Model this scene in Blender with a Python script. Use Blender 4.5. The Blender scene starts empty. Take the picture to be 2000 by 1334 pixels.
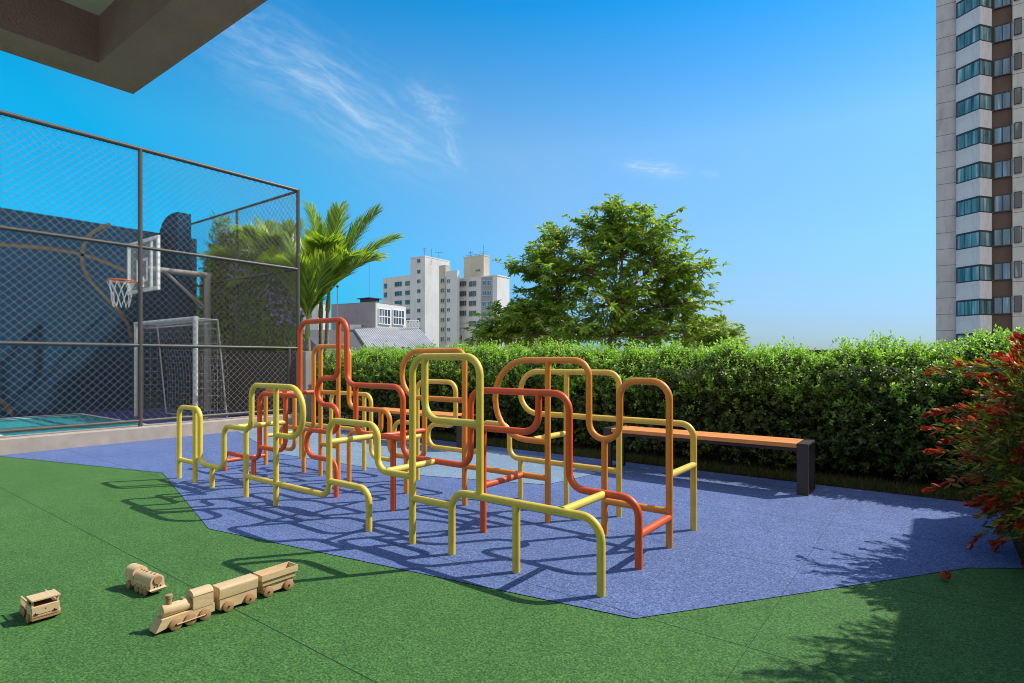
import bpy, math, random
import numpy as np
from mathutils import Vector, Matrix, noise
random.seed(7); RNG = np.random.default_rng(7)
sc = bpy.context.scene
COL = sc.collection
R = math.radians
H = 1.3                       # eye height above the playground floor
FPX = 2000 * 20 / 36          # focal length of the 20 mm lens, for placing far things by bearing

def bearing(px, dist, z=0.0):
    """world point at camera-space depth dist on the bearing of photo column px"""
    cx = (px - 1000) / FPX * dist
    return Vector((.8 * cx - .6 * dist, .6 * cx + .8 * dist, z))
def zat(py, dist): return H - (py - 702) / FPX * dist

# ------------------------------------------------------------------ materials
def newmat(name):
    m = bpy.data.materials.new(name); m.use_nodes = True
    nt = m.node_tree; nt.nodes.clear()
    out = nt.nodes.new('ShaderNodeOutputMaterial')
    return m, nt, out
def nd(nt, t, **kw):
    n = nt.nodes.new(t)
    for k, v in kw.items():
        if k.startswith('i_'): n.inputs[k[2:].replace('_', ' ')].default_value = v
        else: setattr(n, k, v)
    return n
def c4(c): return (c[0], c[1], c[2], 1)
def srgb(r, g, b):
    f = lambda v: (v / 255 / 12.92) if v / 255 <= .04045 else ((v / 255 + .055) / 1.055) ** 2.4
    return (f(r), f(g), f(b))
def ramp(nt, fac, stops):
    r = nt.nodes.new('ShaderNodeValToRGB')
    el = r.color_ramp.elements
    while len(el) < len(stops): el.new(.5)
    for e, (p, c) in zip(el, stops): e.position = p; e.color = c4(c)
    nt.links.new(fac, r.inputs['Fac'])
    return r.outputs['Color']
def mixc(nt, fac, a, b, mode='MIX'):
    m = nd(nt, 'ShaderNodeMix', data_type='RGBA', blend_type=mode)
    for s, v in ((0, fac), (6, a), (7, b)):
        if isinstance(v, (int, float)): m.inputs[s].default_value = v
        elif isinstance(v, tuple): m.inputs[s].default_value = c4(v)
        else: nt.links.new(v, m.inputs[s])
    return m.outputs[2]
def coords(nt, kind='Object', scale=(1, 1, 1), rot=(0, 0, 0), loc=(0, 0, 0)):
    tc = nd(nt, 'ShaderNodeTexCoord'); mp = nd(nt, 'ShaderNodeMapping')
    mp.inputs['Scale'].default_value = scale; mp.inputs['Rotation'].default_value = rot; mp.inputs['Location'].default_value = loc
    nt.links.new(tc.outputs[kind], mp.inputs['Vector'])
    return mp.outputs['Vector']
def noisetex(nt, vec, scale, detail=4, rough=.55):
    n = nd(nt, 'ShaderNodeTexNoise'); n.inputs['Scale'].default_value = scale
    n.inputs['Detail'].default_value = detail; n.inputs['Roughness'].default_value = rough
    nt.links.new(vec, n.inputs['Vector'])
    return n.outputs['Fac']
def bump(nt, h, strength, dist=.01):
    b = nd(nt, 'ShaderNodeBump'); b.inputs['Strength'].default_value = strength; b.inputs['Distance'].default_value = dist
    nt.links.new(h, b.inputs['Height']); return b.outputs['Normal']

def simple(name, col, rough=.6, metal=0, var=.12, vscale=3.0, bscale=0, bstr=.2, bdist=.004, spec=.5, dirt=None):
    m, nt, out = newmat(name)
    p = nd(nt, 'ShaderNodeBsdfPrincipled'); nt.links.new(p.outputs[0], out.inputs[0])
    v = coords(nt)
    f = noisetex(nt, v, vscale, 5)
    lo = tuple(x * (1 - var) for x in col); hi = tuple(min(1, x * (1 + var)) for x in col)
    c = ramp(nt, f, [(.3, lo), (.7, hi)])
    if dirt:
        f2 = noisetex(nt, coords(nt, scale=(1, 1, .25)), dirt[1], 6, .7)
        k = nd(nt, 'ShaderNodeMapRange'); k.inputs[1].default_value = .5; k.inputs[2].default_value = .72; k.inputs[4].default_value = dirt[2]
        nt.links.new(f2, k.inputs[0]); c = mixc(nt, k.outputs[0], c, dirt[0])
    nt.links.new(c, p.inputs['Base Color'])
    p.inputs['Roughness'].default_value = rough; p.inputs['Metallic'].default_value = metal
    p.inputs['Specular IOR Level'].default_value = spec
    if bscale:
        nt.links.new(bump(nt, noisetex(nt, v, bscale, 3), bstr, bdist), p.inputs['Normal'])
    return m

def rubber(name, lo, mid, hi, joints=True):
    """poured rubber granulate: speckles of three tones, fine pits, thin sheet joints"""
    m, nt, out = newmat(name)
    p = nd(nt, 'ShaderNodeBsdfPrincipled'); nt.links.new(p.outputs[0], out.inputs[0])
    v = coords(nt)
    vo = nd(nt, 'ShaderNodeTexVoronoi'); vo.inputs['Scale'].default_value = 120; nt.links.new(v, vo.inputs['Vector'])
    bw = nd(nt, 'ShaderNodeSeparateColor'); nt.links.new(vo.outputs['Color'], bw.inputs[0])
    c = ramp(nt, bw.outputs[0], [(0, tuple(q * .7 for q in lo)), (.3, lo), (.42, mid), (.7, mid), (.86, hi), (1, hi)])
    n2 = noisetex(nt, v, 95, 3, .75)
    c = mixc(nt, .55, c, ramp(nt, n2, [(.38, lo), (.5, mid), (.62, hi)]))
    big = noisetex(nt, v, 1.3, 6, .65)
    c = mixc(nt, .5, c, ramp(nt, big, [(.3, (.40, .40, .40)), (.7, (.60, .60, .60))]), 'OVERLAY')
    wr = noisetex(nt, v, 5, 5, .7); c = mixc(nt, .35, c, ramp(nt, wr, [(.34, (.38, .38, .38)), (.5, (.5, .5, .5)), (.7, (.60, .60, .60))]), 'OVERLAY')
    h = mixc(nt, .5, bw.outputs[1], n2)
    if joints:
        sx = nd(nt, 'ShaderNodeSeparateXYZ'); nt.links.new(v, sx.inputs[0])
        def line(sock, off, per, w):
            a = nd(nt, 'ShaderNodeMath', operation='ADD'); a.inputs[1].default_value = -off + per * 50; nt.links.new(sock, a.inputs[0])
            b = nd(nt, 'ShaderNodeMath', operation='MODULO'); b.inputs[1].default_value = per; nt.links.new(a.outputs[0], b.inputs[0])
            d = nd(nt, 'ShaderNodeMath', operation='LESS_THAN'); d.inputs[1].default_value = w; nt.links.new(b.outputs[0], d.inputs[0])
            return d.outputs[0]
        j = nd(nt, 'ShaderNodeMath', operation='MAXIMUM')
        nt.links.new(line(sx.outputs[1], 1.5, 1.19, .006), j.inputs[0]); nt.links.new(line(sx.outputs[0], -.69, 9.6, .0025), j.inputs[1])
        c = mixc(nt, j.outputs[0], c, tuple(x * .22 for x in mid))
    nt.links.new(c, p.inputs['Base Color'])
    nt.links.new(bump(nt, h, .35, .003), p.inputs['Normal'])
    p.inputs['Roughness'].default_value = .85; p.inputs['Specular IOR Level'].default_value = .3
    return m

def leafmat(name, stops, trans=.3, rough=.45, tint=None, clump=1.2, spec=.4):
    m, nt, out = newmat(name)
    g = nd(nt, 'ShaderNodeNewGeometry')
    c = ramp(nt, g.outputs['Random Per Island'], stops)
    cl = noisetex(nt, coords(nt), clump, 3)
    c = mixc(nt, .45, c, ramp(nt, cl, [(.32, (.34, .36, .3)), (.68, (.64, .64, .6))]), 'OVERLAY')
    p = nd(nt, 'ShaderNodeBsdfPrincipled'); nt.links.new(c, p.inputs['Base Color']); p.inputs['Roughness'].default_value = rough
    p.inputs['Specular IOR Level'].default_value = spec
    t = nd(nt, 'ShaderNodeBsdfTranslucent')
    tc = mixc(nt, 1.0, c, tint or (2.0, 1.9, .75), 'MULTIPLY'); nt.links.new(tc, t.inputs['Color'])
    ms = nd(nt, 'ShaderNodeMixShader'); ms.inputs[0].default_value = trans
    nt.links.new(p.outputs[0], ms.inputs[1]); nt.links.new(t.outputs[0], ms.inputs[2]); nt.links.new(ms.outputs[0], out.inputs[0])
    return m

def woodmat(name, lo, hi, scale=18, axis=(1, 6, 6), rough=.6):
    m, nt, out = newmat(name)
    p = nd(nt, 'ShaderNodeBsdfPrincipled'); nt.links.new(p.outputs[0], out.inputs[0])
    v = coords(nt, scale=axis)
    f = noisetex(nt, v, scale, 6, .65)
    c = ramp(nt, f, [(.28, lo), (.72, hi)])
    nt.links.new(c, p.inputs['Base Color']); p.inputs['Roughness'].default_value = rough
    p.inputs['Specular IOR Level'].default_value = .3
    nt.links.new(bump(nt, f, .15, .001), p.inputs['Normal'])
    return m

def glassmat(name, col, rough=.06):
    m, nt, out = newmat(name)
    p = nd(nt, 'ShaderNodeBsdfPrincipled'); nt.links.new(p.outputs[0], out.inputs[0])
    oi = nd(nt, 'ShaderNodeObjectInfo'); mp = nd(nt, 'ShaderNodeVectorMath', operation='SCALE'); mp.inputs[0].default_value = (37, 21, 13); nt.links.new(oi.outputs['Random'], mp.inputs['Scale'])
    ad = nd(nt, 'ShaderNodeVectorMath', operation='ADD'); nt.links.new(mp.outputs[0], ad.inputs[0]); nt.links.new(coords(nt, scale=(1.6, 1.6, .12)), ad.inputs[1])
    f = noisetex(nt, ad.outputs[0], 1.6, 2)
    c = ramp(nt, f, [(.34, tuple(x * .3 for x in col)), (.5, col), (.58, tuple(min(1, x * 1.3) for x in col)), (.68, tuple(min(1, x * 1.2 + .22) for x in col))])
    nt.links.new(c, p.inputs['Base Color']); p.inputs['Roughness'].default_value = rough; p.inputs['Specular IOR Level'].default_value = .8
    return m

def pipepaint(name, col):
    m, nt, out = newmat(name)
    p = nd(nt, 'ShaderNodeBsdfPrincipled'); nt.links.new(p.outputs[0], out.inputs[0])
    v = coords(nt)
    f = noisetex(nt, v, 9, 6, .7)
    c = ramp(nt, f, [(.3, tuple(x * .86 for x in col)), (.7, tuple(min(1, x * 1.06) for x in col))])
    sc_ = noisetex(nt, coords(nt, scale=(1, 1, .3)), 60, 5, .75)
    k = nd(nt, 'ShaderNodeMapRange'); k.inputs[1].default_value = .62; k.inputs[2].default_value = .74; k.inputs[4].default_value = .35
    nt.links.new(sc_, k.inputs[0]); c = mixc(nt, k.outputs[0], c, tuple(x * .5 for x in col))
    nt.links.new(c, p.inputs['Base Color']); p.inputs['Roughness'].default_value = .42
    nt.links.new(bump(nt, noisetex(nt, v, 120, 3), .12, .001), p.inputs['Normal'])
    return m

GREEN = ((.022, .072, .016), (.049, .155, .033), (.125, .265, .070))
BLUE = ((.050, .080, .235), (.086, .138, .320), (.20, .275, .47))
LBLUE = ((.10, .165, .26), (.175, .265, .375), (.31, .42, .52))
M = dict(
    green=rubber('green_rubber', *GREEN), blue=rubber('blue_rubber', *BLUE), lblue=rubber('light_blue_rubber', *LBLUE),
    yellow=pipepaint('lemon_yellow_paint', (.80, .61, .085)), red=pipepaint('red_orange_paint', (.72, .105, .016)),
    orange=pipepaint('orange_paint', (.78, .285, .032)), amber=pipepaint('warm_yellow_paint', (.78, .55, .085)),
    wood=woodmat('pale_toy_wood', (.60, .42, .23), (.74, .56, .34), 14, (1, 5, 5)),
    wheelwood=woodmat('brown_toy_wood', (.36, .20, .10), (.52, .32, .17), 30, (4, 1, 4)),
    bore=simple('dark_bore', (.025, .016, .01), .8),
    cabdark=simple('dark_inside_wood', (.20, .075, .04), .7),
    benchwood=woodmat('orange_bench_wood', (.64, .225, .065), (.80, .35, .11), 7, (1, 9, 9), .55),
    darkmetal=simple('dark_bench_metal', (.045, .036, .034), .5, .2),
    fencemetal=simple('taupe_fence_paint', (.085, .075, .064), .45, .1, .1, 8),
    wire=simple('fence_wire', (.19, .165, .13), .5, .1),
    wiredark=simple('dark_fence_wire', (.14, .125, .10), .5, .1),
    kerb=simple('rough_kerb_render', (.42, .36, .30), .9, 0, .12, 5, 90, .8, .008),
    stucco=simple('taupe_textured_render', (.44, .30, .265), .95, 0, .1, 4, 75, 1.0, .015),
    bouncetile=simple('beige_bounce_tile', (.62, .55, .50), .7, 0, .08, 2, 40, .2),
    ceiling=simple('white_ceiling_paint', (.72, .72, .66), .9, 0, .04, 2),
    parapet=simple('dark_parapet_render', (.080, .066, .060), .85, 0, .14, 1.2, 60, .4, .004),
    pillar=simple('grey_concrete', (.28, .26, .25), .9, 0, .15, 3, 60, .4),
    bluewall=simple('dark_blue_render', (.010, .050, .100), .9, 0, .10, .8, 80, .25, spec=.15),
    ochre=simple('ochre_line_paint', (.10, .070, .040), .8),
    teal=simple('teal_court_paint', (.01, .24, .27), .6, 0, .12, 1.5, 150, .3, .002),
    courtblue=simple('navy_court_paint', (.025, .05, .20), .6, 0, .12, 1.5, 150, .3, .002),
    white=simple('white_paint', (.78, .78, .78), .5, 0, .05, 6),
    netwhite=simple('white_net_cord', (.72, .72, .70), .8),
    netgrey=simple('grey_net_frame', (.36, .36, .36), .6),
    goalwhite=simple('weathered_white_paint', (.52, .52, .52), .5, 0, .12, 6),
    goalnet=simple('grey_goal_net', (.30, .30, .30), .8),
    rim=simple('orange_rim_paint', (.80, .17, .03), .4),
    soil=simple('dark_soil', (.035, .03, .015), .95, 0, .3, 12, 40, .8, .02),
    city=simple('city_ground', (.22, .22, .21), .9, 0, .3, .03),
    deckside=simple('podium_render', (.35, .34, .33), .9),
    bark=simple('brown_bark', (.22, .13, .075), .9, 0, .3, 10, 40, .8, .01),
    twig=simple('brown_twig', (.10, .06, .035), .9, 0, .3, 14),
    palmbark=simple('ringed_palm_bark', (.24, .19, .13), .85, 0, .35, 16, 30, .6, .008),
    palmshaft=simple('palm_crownshaft', (.22, .26, .05), .5, 0, .25, 5),
    rachis=simple('yellow_green_rachis', (.34, .33, .06), .5, 0, .2, 6),
    hedgecore=simple('dark_hedge_shade', (.018, .030, .010), .95, 0, .5, 30, 60, 1, .05),  # shade of the hedge interior put into the colour
    towergrey=simple('tower_concrete', (.44, .43, .435), .9, 0, .10, .5, dirt=((.20, .18, .16), 1.2, .55)),
    towerlight=simple('tower_parapet_render', (.56, .56, .585), .85, 0, .08, .6, dirt=((.30, .28, .27), 2.0, .5)),
    towerbrown=simple('tower_brown_render', (.115, .074, .058), .85, 0, .15, .6, dirt=((.06, .04, .035), 1.5, .5)),
    towerbeige=simple('tower_beige_render', (.52, .49, .46), .9, 0, .12, .6, dirt=((.28, .25, .22), 1.5, .5)),
    groove=simple('shadow_gap', (.16, .15, .14), .9),
    tglass=glassmat('teal_balcony_glass', (.10, .21, .23)), dglass=glassmat('dark_window_glass', (.03, .05, .06)),
    bglass=glassmat('blue_window_glass', (.04, .16, .26)),
    frame=simple('dark_window_frame', (.025, .022, .022), .5),
    bwhite=simple('white_facade', (.60, .60, .585), .85, 0, .08, .12, dirt=((.38, .36, .33), .25, .5)),
    bcream=simple('cream_facade', (.52, .48, .38), .85, 0, .1, .12, dirt=((.36, .32, .24), .25, .5)),
    bgrey=simple('grey_facade', (.30, .30, .31), .85, 0, .1, .15),
    bmauve=simple('mauve_grey_facade', (.27, .24, .26), .85, 0, .12, .4),
    darkgable=simple('dark_grey_gable', (.10, .10, .11), .85, 0, .15, .3),
    clay=simple('pinkish_facade', (.48, .36, .30), .85, 0, .12, .2),
    antenna=simple('antenna_metal', (.20, .25, .30), .5, .5),
)
def acrylicmat():
    m, nt, out = newmat('clear_board_acrylic')
    p = nd(nt, 'ShaderNodeBsdfPrincipled'); nt.links.new(p.outputs[0], out.inputs[0])
    f = noisetex(nt, coords(nt), 3, 3); nt.links.new(ramp(nt, f, [(.3, (.55, .6, .63)), (.7, (.68, .72, .75))]), p.inputs['Base Color'])
    p.inputs['Roughness'].default_value = .08; p.inputs['Alpha'].default_value = .22; return m
M['acrylic'] = acrylicmat()
# corrugated metal roof
def roofmat():
    m, nt, out = newmat('ribbed_metal_roof')
    p = nd(nt, 'ShaderNodeBsdfPrincipled'); nt.links.new(p.outputs[0], out.inputs[0])
    f = noisetex(nt, coords(nt), .5, 5)
    nt.links.new(ramp(nt, f, [(.3, (.30, .32, .34)), (.7, (.42, .43, .45))]), p.inputs['Base Color']); p.inputs['Roughness'].default_value = .5
    return m
M['roof'] = roofmat()
M['hedge'] = leafmat('hedge_leaves', [(0, (.035, .062, .016)), (.5, (.075, .120, .030)), (1, (.16, .21, .06))], .30, .42, clump=2.2, spec=.45)
M['shoots'] = leafmat('hedge_young_leaves', [(0, (.17, .31, .05)), (.5, (.31, .49, .085)), (1, (.46, .60, .15))], .5, .45, (1.6, 1.8, .9), clump=2.2, spec=.4)
M['tree'] = leafmat('tree_leaves', [(0, (.08, .155, .03)), (.5, (.17, .28, .05)), (.85, (.27, .39, .075)), (1, (.42, .39, .08))], .52, .4, clump=.9)
M['palm'] = leafmat('palm_leaflets', [(0, (.11, .21, .03)), (.5, (.22, .34, .05)), (1, (.38, .47, .09))], .5, .35, clump=.8)
M['shrub'] = leafmat('shrub_leaves', [(0, (.05, .12, .018)), (.6, (.13, .24, .035)), (1, (.30, .42, .06))], .34, .45, clump=1.5)
M['purple'] = leafmat('violet_petals', [(0, (.22, .17, .45)), (1, (.52, .45, .75))], .3, .6, (1, 1, 1.1))
M['olive'] = leafmat('olive_curved_leaves', [(0, (.045, .065, .012)), (.5, (.12, .14, .018)), (1, (.38, .36, .045))], .35, .4, clump=3)
M['bract'] = leafmat('red_bracts', [(0, (.23, .018, .010)), (.5, (.46, .058, .020)), (1, (.64, .19, .06))], .35, .45, (1.3, .9, .8), clump=3)
M['grassblade'] = leafmat('grass_blades', [(0, (.035, .055, .012)), (.6, (.075, .10, .02)), (1, (.16, .16, .05))], .3, .6)

# ------------------------------------------------------------------ mesh building
class MB:
    def __init__(s): s.v = []; s.f = []; s.mi = []; s.cur = 0
    def add(s, vs, fs, mi=None):
        o = len(s.v); s.v += [tuple(p) for p in vs]
        for f in fs: s.f.append(tuple(i + o for i in f)); s.mi.append(s.cur if mi is None else mi)
        return s
    def box(s, x0, x1, y0, y1, z0, z1, mi=None):
        return s.add([(x0, y0, z0), (x1, y0, z0), (x1, y1, z0), (x0, y1, z0), (x0, y0, z1), (x1, y0, z1), (x1, y1, z1), (x0, y1, z1)],
                     [(0, 3, 2, 1), (4, 5, 6, 7), (0, 1, 5, 4), (1, 2, 6, 5), (2, 3, 7, 6), (3, 0, 4, 7)], mi)
    def bbox(s, x0, x1, y0, y1, z0, z1, b, mi=None):
        """box with chamfered vertical + top edges"""
        def ring(i, z): return [(x0 + i + b, y0 + i, z), (x1 - i - b, y0 + i, z), (x1 - i, y0 + i + b, z), (x1 - i, y1 - i - b, z), (x1 - i - b, y1 - i, z), (x0 + i + b, y1 - i, z), (x0 + i, y1 - i - b, z), (x0 + i, y0 + i + b, z)]
        return s.loft([ring(b * .6, z0), ring(0, z0 + b * .6), ring(0, z1 - b * .6), ring(b * .6, z1)], mi)
    def loft(s, rings, mi=None, cap=True, close=True):
        n = len(rings[0]); vs = [p for r in rings for p in r]; fs = []
        for k in range(len(rings) - 1):
            for i in range(n if close else n - 1):
                j = (i + 1) % n
                fs.append((k * n + i, k * n + j, (k + 1) * n + j, (k + 1) * n + i))
        if cap:
            fs.append(tuple(range(n - 1, -1, -1))); fs.append(tuple((len(rings) - 1) * n + i for i in range(n)))
        return s.add(vs, fs, mi)
    def prism(s, poly, axis, a, b, mi=None):
        """extrude a 2D polygon along an axis from a to b ('x': poly is (y,z); 'y': (x,z); 'z': (x,y))"""
        def P(p, t): return (t, p[0], p[1]) if axis == 'x' else (p[0], t, p[1]) if axis == 'y' else (p[0], p[1], t)
        return s.loft([[P(p, a) for p in poly], [P(p, b) for p in poly]], mi)
    def tube(s, pts, rad, seg=12, cap=True, mi=None):
        pts = [Vector(p) for p in pts]; n = len(pts)
        if not isinstance(rad, (list, tuple)): rad = [rad] * n
        t0 = (pts[1] - pts[0]).normalized()
        up = Vector((0, 0, 1)) if abs(t0.z) < .9 else Vector((1, 0, 0))
        nrm = (up - t0 * up.dot(t0)).normalized(); rings = []; prev = t0
        for i, p in enumerate(pts):
            ta = (pts[i] - pts[i - 1]).normalized() if i else t0
            tb = (pts[i + 1] - pts[i]).normalized() if i < n - 1 else ta
            t = (ta + tb); t = t.normalized() if t.length > 1e-6 else ta
            q = prev.rotation_difference(t); nrm = q @ nrm; nrm = (nrm - t * nrm.dot(t)).normalized(); prev = t
            bn = t.cross(nrm); r = rad[i]
            rings.append([p + (nrm * math.cos(2 * math.pi * k / seg) + bn * math.sin(2 * math.pi * k / seg)) * r for k in range(seg)])
        return s.loft(rings, mi, cap)
    def lathe(s, prof, c, axis='z', seg=20, mi=None):
        """prof: list of (r, h)"""
        rings = []
        for r, h in prof:
            ring = []
            for k in range(seg):
                a = 2 * math.pi * k / seg; u, v = r * math.cos(a), r * math.sin(a)
                ring.append((c[0] + u, c[1] + v, c[2] + h) if axis == 'z' else (c[0] + v, c[1] + h, c[2] + u) if axis == 'y' else (c[0] + h, c[1] + u, c[2] + v))
            rings.append(ring)
        return s.loft(rings, mi)
    def build(s, name, mat, parent=None, smooth=False, local=False, angle=40):
        me = bpy.data.meshes.new(name)
        off = Vector((0, 0, 0))
        if parent is not None and not local:
            p = parent
            while p is not None: off += p.location; p = p.parent
        me.from_pydata([tuple(Vector(v) - off) for v in s.v], [], s.f)
        mats = mat if isinstance(mat, (list, tuple)) else [mat]
        for m in mats: me.materials.append(m)
        me.polygons.foreach_set('material_index', s.mi)
        if smooth:
            me.polygons.foreach_set('use_smooth', [True] * len(me.polygons))
            me.set_sharp_from_angle(angle=R(angle))
        me.update()
        o = bpy.data.objects.new(name, me); COL.objects.link(o)
        if parent is not None: o.parent = parent
        return o

def npmesh(name, V, F, mats, mi=None, parent=None, smooth=False):
    """V (n,3) float, F (m,4) int"""
    off = Vector((0, 0, 0)); p = parent
    while p is not None: off += p.location; p = p.parent
    V = V - np.array(off)
    me = bpy.data.meshes.new(name)
    me.vertices.add(len(V)); me.vertices.foreach_set('co', V.astype(np.float32).ravel())
    me.loops.add(F.size); me.loops.foreach_set('vertex_index', F.astype(np.int32).ravel())
    me.polygons.add(len(F)); me.polygons.foreach_set('loop_start', np.arange(0, F.size, 4, dtype=np.int32))
    me.polygons.foreach_set('loop_total', np.full(len(F), 4, dtype=np.int32))
    for m in (mats if isinstance(mats, (list, tuple)) else [mats]): me.materials.append(m)
    if mi is not None: me.polygons.foreach_set('material_index', mi.astype(np.int32))
    if smooth: me.polygons.foreach_set('use_smooth', np.ones(len(F), dtype=bool))
    me.update(calc_edges=True)
    o = bpy.data.objects.new(name, me); COL.objects.link(o)
    if parent is not None: o.parent = parent
    return o

def unit(a): return a / np.maximum(np.linalg.norm(a, axis=-1, keepdims=True), 1e-9)
def strips(P, D, U, L, W, curve=.15, prof=(.15, 1, .06)):
    """curved leaf blades. P,D,U (n,3); L,W (n,) -> verts, quads"""
    n = len(P); L = np.broadcast_to(np.asarray(L, float), (n,)); W = np.broadcast_to(np.asarray(W, float), (n,)); curve = np.broadcast_to(np.asarray(curve, float), (n,))
    D = unit(D); S = unit(np.cross(D, U)); U = unit(np.cross(S, D)); k = len(prof)
    ts = np.linspace(0, 1, k); V = np.empty((n, k, 2, 3))
    for i, t in enumerate(ts):
        c = P + D * (L * t)[:, None] - U * (L * curve * t * t)[:, None]
        w = S * (W * prof[i] * .5)[:, None]
        V[:, i, 0] = c - w; V[:, i, 1] = c + w
    base = (np.arange(n) * k * 2)[:, None]; F = []
    for i in range(k - 1):
        F.append(base + np.array([[2 * i, 2 * i + 1, 2 * i + 3, 2 * i + 2]]))
    return V.reshape(-1, 3), np.stack(F, 1).reshape(-1, 4)
def join(parts):
    Vs, Fs, o = [], [], 0
    for V, F in parts: Vs.append(V); Fs.append(F + o); o += len(V)
    return np.concatenate(Vs), np.concatenate(Fs)
def rnd_unit(n): return unit(RNG.normal(size=(n, 3)))

def tag(o, label=None, cat=None, group=None, kind=None):
    if label: o['label'] = label
    if cat: o['category'] = cat
    if group: o['group'] = group
    if kind: o['kind'] = kind
    return o
def thing(name, label, cat, loc=(0, 0, 0), rz=0, group=None):
    o = bpy.data.objects.new(name, None); COL.objects.link(o)
    o.empty_display_size = .1
    o.location = loc; o.rotation_euler = (0, 0, rz)
    return tag(o, label, cat, group)
def struct(name, mb, mat, label=None, smooth=False):
    return tag(mb.build(name, mat, smooth=smooth), label, None, None, 'structure')
def fillet(pts, r=.1, n=7):
    """pts: list of (u, w) or (u, w, r); rounds the inner corners"""
    out = [pts[0][:2]]
    for i in range(1, len(pts) - 1):
        a, b, c = Vector(pts[i - 1][:2]), Vector(pts[i][:2]), Vector(pts[i + 1][:2])
        rr = pts[i][2] if len(pts[i]) > 2 else r
        d1, d2 = (a - b), (c - b); l1, l2 = d1.length, d2.length; d1.normalize(); d2.normalize()
        lim1 = l1 if i == 1 else l1 / 2; lim2 = l2 if i == len(pts) - 2 else l2 / 2
        rr = min(rr, lim1 * .98, lim2 * .98)
        if rr < .012: out.append(tuple(b)); continue
        o = b + d1 * rr + d2 * rr
        for k in range(n + 1):
            t = k / n * math.pi / 2
            p = o - d2 * rr * math.cos(t) - d1 * rr * math.sin(t)
            out.append(tuple(p))
    out.append(pts[-1][:2]); res = []
    for p in out:
        if not res or (Vector(p) - Vector(res[-1])).length > 1e-4: res.append(p)
    return res

# ------------------------------------------------------------------ camera, light, sky
cam = bpy.data.objects.new('camera', bpy.data.cameras.new('camera')); COL.objects.link(cam)
cam.location = (0, 0, H); cam.rotation_euler = (R(90), 0, math.atan2(.6, .8))
cam.data.lens = 20; cam.data.sensor_width = 36; cam.data.shift_y = .0175; cam.data.clip_end = 5000; cam.data.clip_start = .02
sc.camera = cam
EL = R(47); SUN = Vector((.6 * math.cos(EL), .8 * math.cos(EL), math.sin(EL)))
sl = bpy.data.lights.new('sun', 'SUN'); sl.energy = 3.7; sl.angle = R(.5); sl.color = (1, .93, .82)
so = bpy.data.objects.new('sun', sl); COL.objects.link(so); so.rotation_euler = (-SUN).to_track_quat('-Z', 'Y').to_euler(); so.location = (4, 5, 9)
w = bpy.data.worlds.new('World'); sc.world = w; w.use_nodes = True
nt = w.node_tree; nt.nodes.clear()
wo = nd(nt, 'ShaderNodeOutputWorld'); bg = nd(nt, 'ShaderNodeBackground'); bg.inputs['Strength'].default_value = .15
sky = nd(nt, 'ShaderNodeTexSky', sky_type='NISHITA', sun_disc=False); sky.sun_elevation = EL; sky.sun_rotation = math.atan2(.6, .8)
sky.air_density = 1.0; sky.dust_density = .6; sky.ozone_density = 1.2
# clear-air colour balance of the sky by elevation: pale and cool at the horizon, azure higher up
tce = nd(nt, 'ShaderNodeTexCoord'); sep = nd(nt, 'ShaderNodeSeparateXYZ'); nt.links.new(tce.outputs['Generated'], sep.inputs[0])
bal = ramp(nt, sep.outputs[2], [(0, (.27, .40, .60)), (.06, (.33, .45, .65)), (.18, (.44, .66, .85)), (.34, (.54, .85, .94)), (.53, (.05, .73, 1.03)), (.66, (.8, .95, 1.05)), (1, (1., 1.05, 1.1))])
sdot = nd(nt, 'ShaderNodeVectorMath', operation='DOT_PRODUCT'); nt.links.new(tce.outputs['Generated'], sdot.inputs[0]); sdot.inputs[1].default_value = SUN
away = ramp(nt, sdot.outputs['Value'], [(0, (.04, 1.06, 1.14)), (.42, (1, 1, 1)), (.8, (.75, .88, 1))])
upm = nd(nt, 'ShaderNodeMapRange'); nt.links.new(sep.outputs[2], upm.inputs[0]); upm.inputs[1].default_value = .55; upm.inputs[2].default_value = .66
away = mixc(nt, upm.outputs[0], away, (1., 1., 1.))
bal = mixc(nt, 1.0, bal, away, 'MULTIPLY')
hs = nd(nt, 'ShaderNodeMix', data_type='RGBA', blend_type='MULTIPLY'); hs.inputs[0].default_value = 1
nt.links.new(sky.outputs[0], hs.inputs[6]); nt.links.new(bal, hs.inputs[7])
tc = nd(nt, 'ShaderNodeTexCoord')
def skydir(px, py):
    a, b = (px - 1000) / FPX, -(py - 702) / FPX
    return Vector((.8 * a - .6, .6 * a + .8, b)).normalized()
def dot(sock, vec):
    n = nd(nt, 'ShaderNodeVectorMath', operation='DOT_PRODUCT'); nt.links.new(sock, n.inputs[0]); n.inputs[1].default_value = vec; return n.outputs['Value']
def mth(op, a, b=None, clamp=False):
    n = nd(nt, 'ShaderNodeMath', operation=op); n.use_clamp = clamp
    for i, v in enumerate((a, b)):
        if v is None: continue
        if isinstance(v, (int, float)): n.inputs[i].default_value = v
        else: nt.links.new(v, n.inputs[i])
    return n.outputs[0]
D = tc.outputs['Generated']
warp = nd(nt, 'ShaderNodeTexNoise'); warp.inputs['Scale'].default_value = 5; warp.inputs['Detail'].default_value = 5; nt.links.new(D, warp.inputs['Vector'])
ws = nd(nt, 'ShaderNodeVectorMath', operation='SUBTRACT'); nt.links.new(warp.outputs['Color'], ws.inputs[0]); ws.inputs[1].default_value = (.5, .5, .5)
wm = nd(nt, 'ShaderNodeVectorMath', operation='SCALE'); nt.links.new(ws.outputs[0], wm.inputs[0]); wm.inputs['Scale'].default_value = .06
wa = nd(nt, 'ShaderNodeVectorMath', operation='ADD'); nt.links.new(D, wa.inputs[0]); nt.links.new(wm.outputs[0], wa.inputs[1])
mask = None
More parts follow.
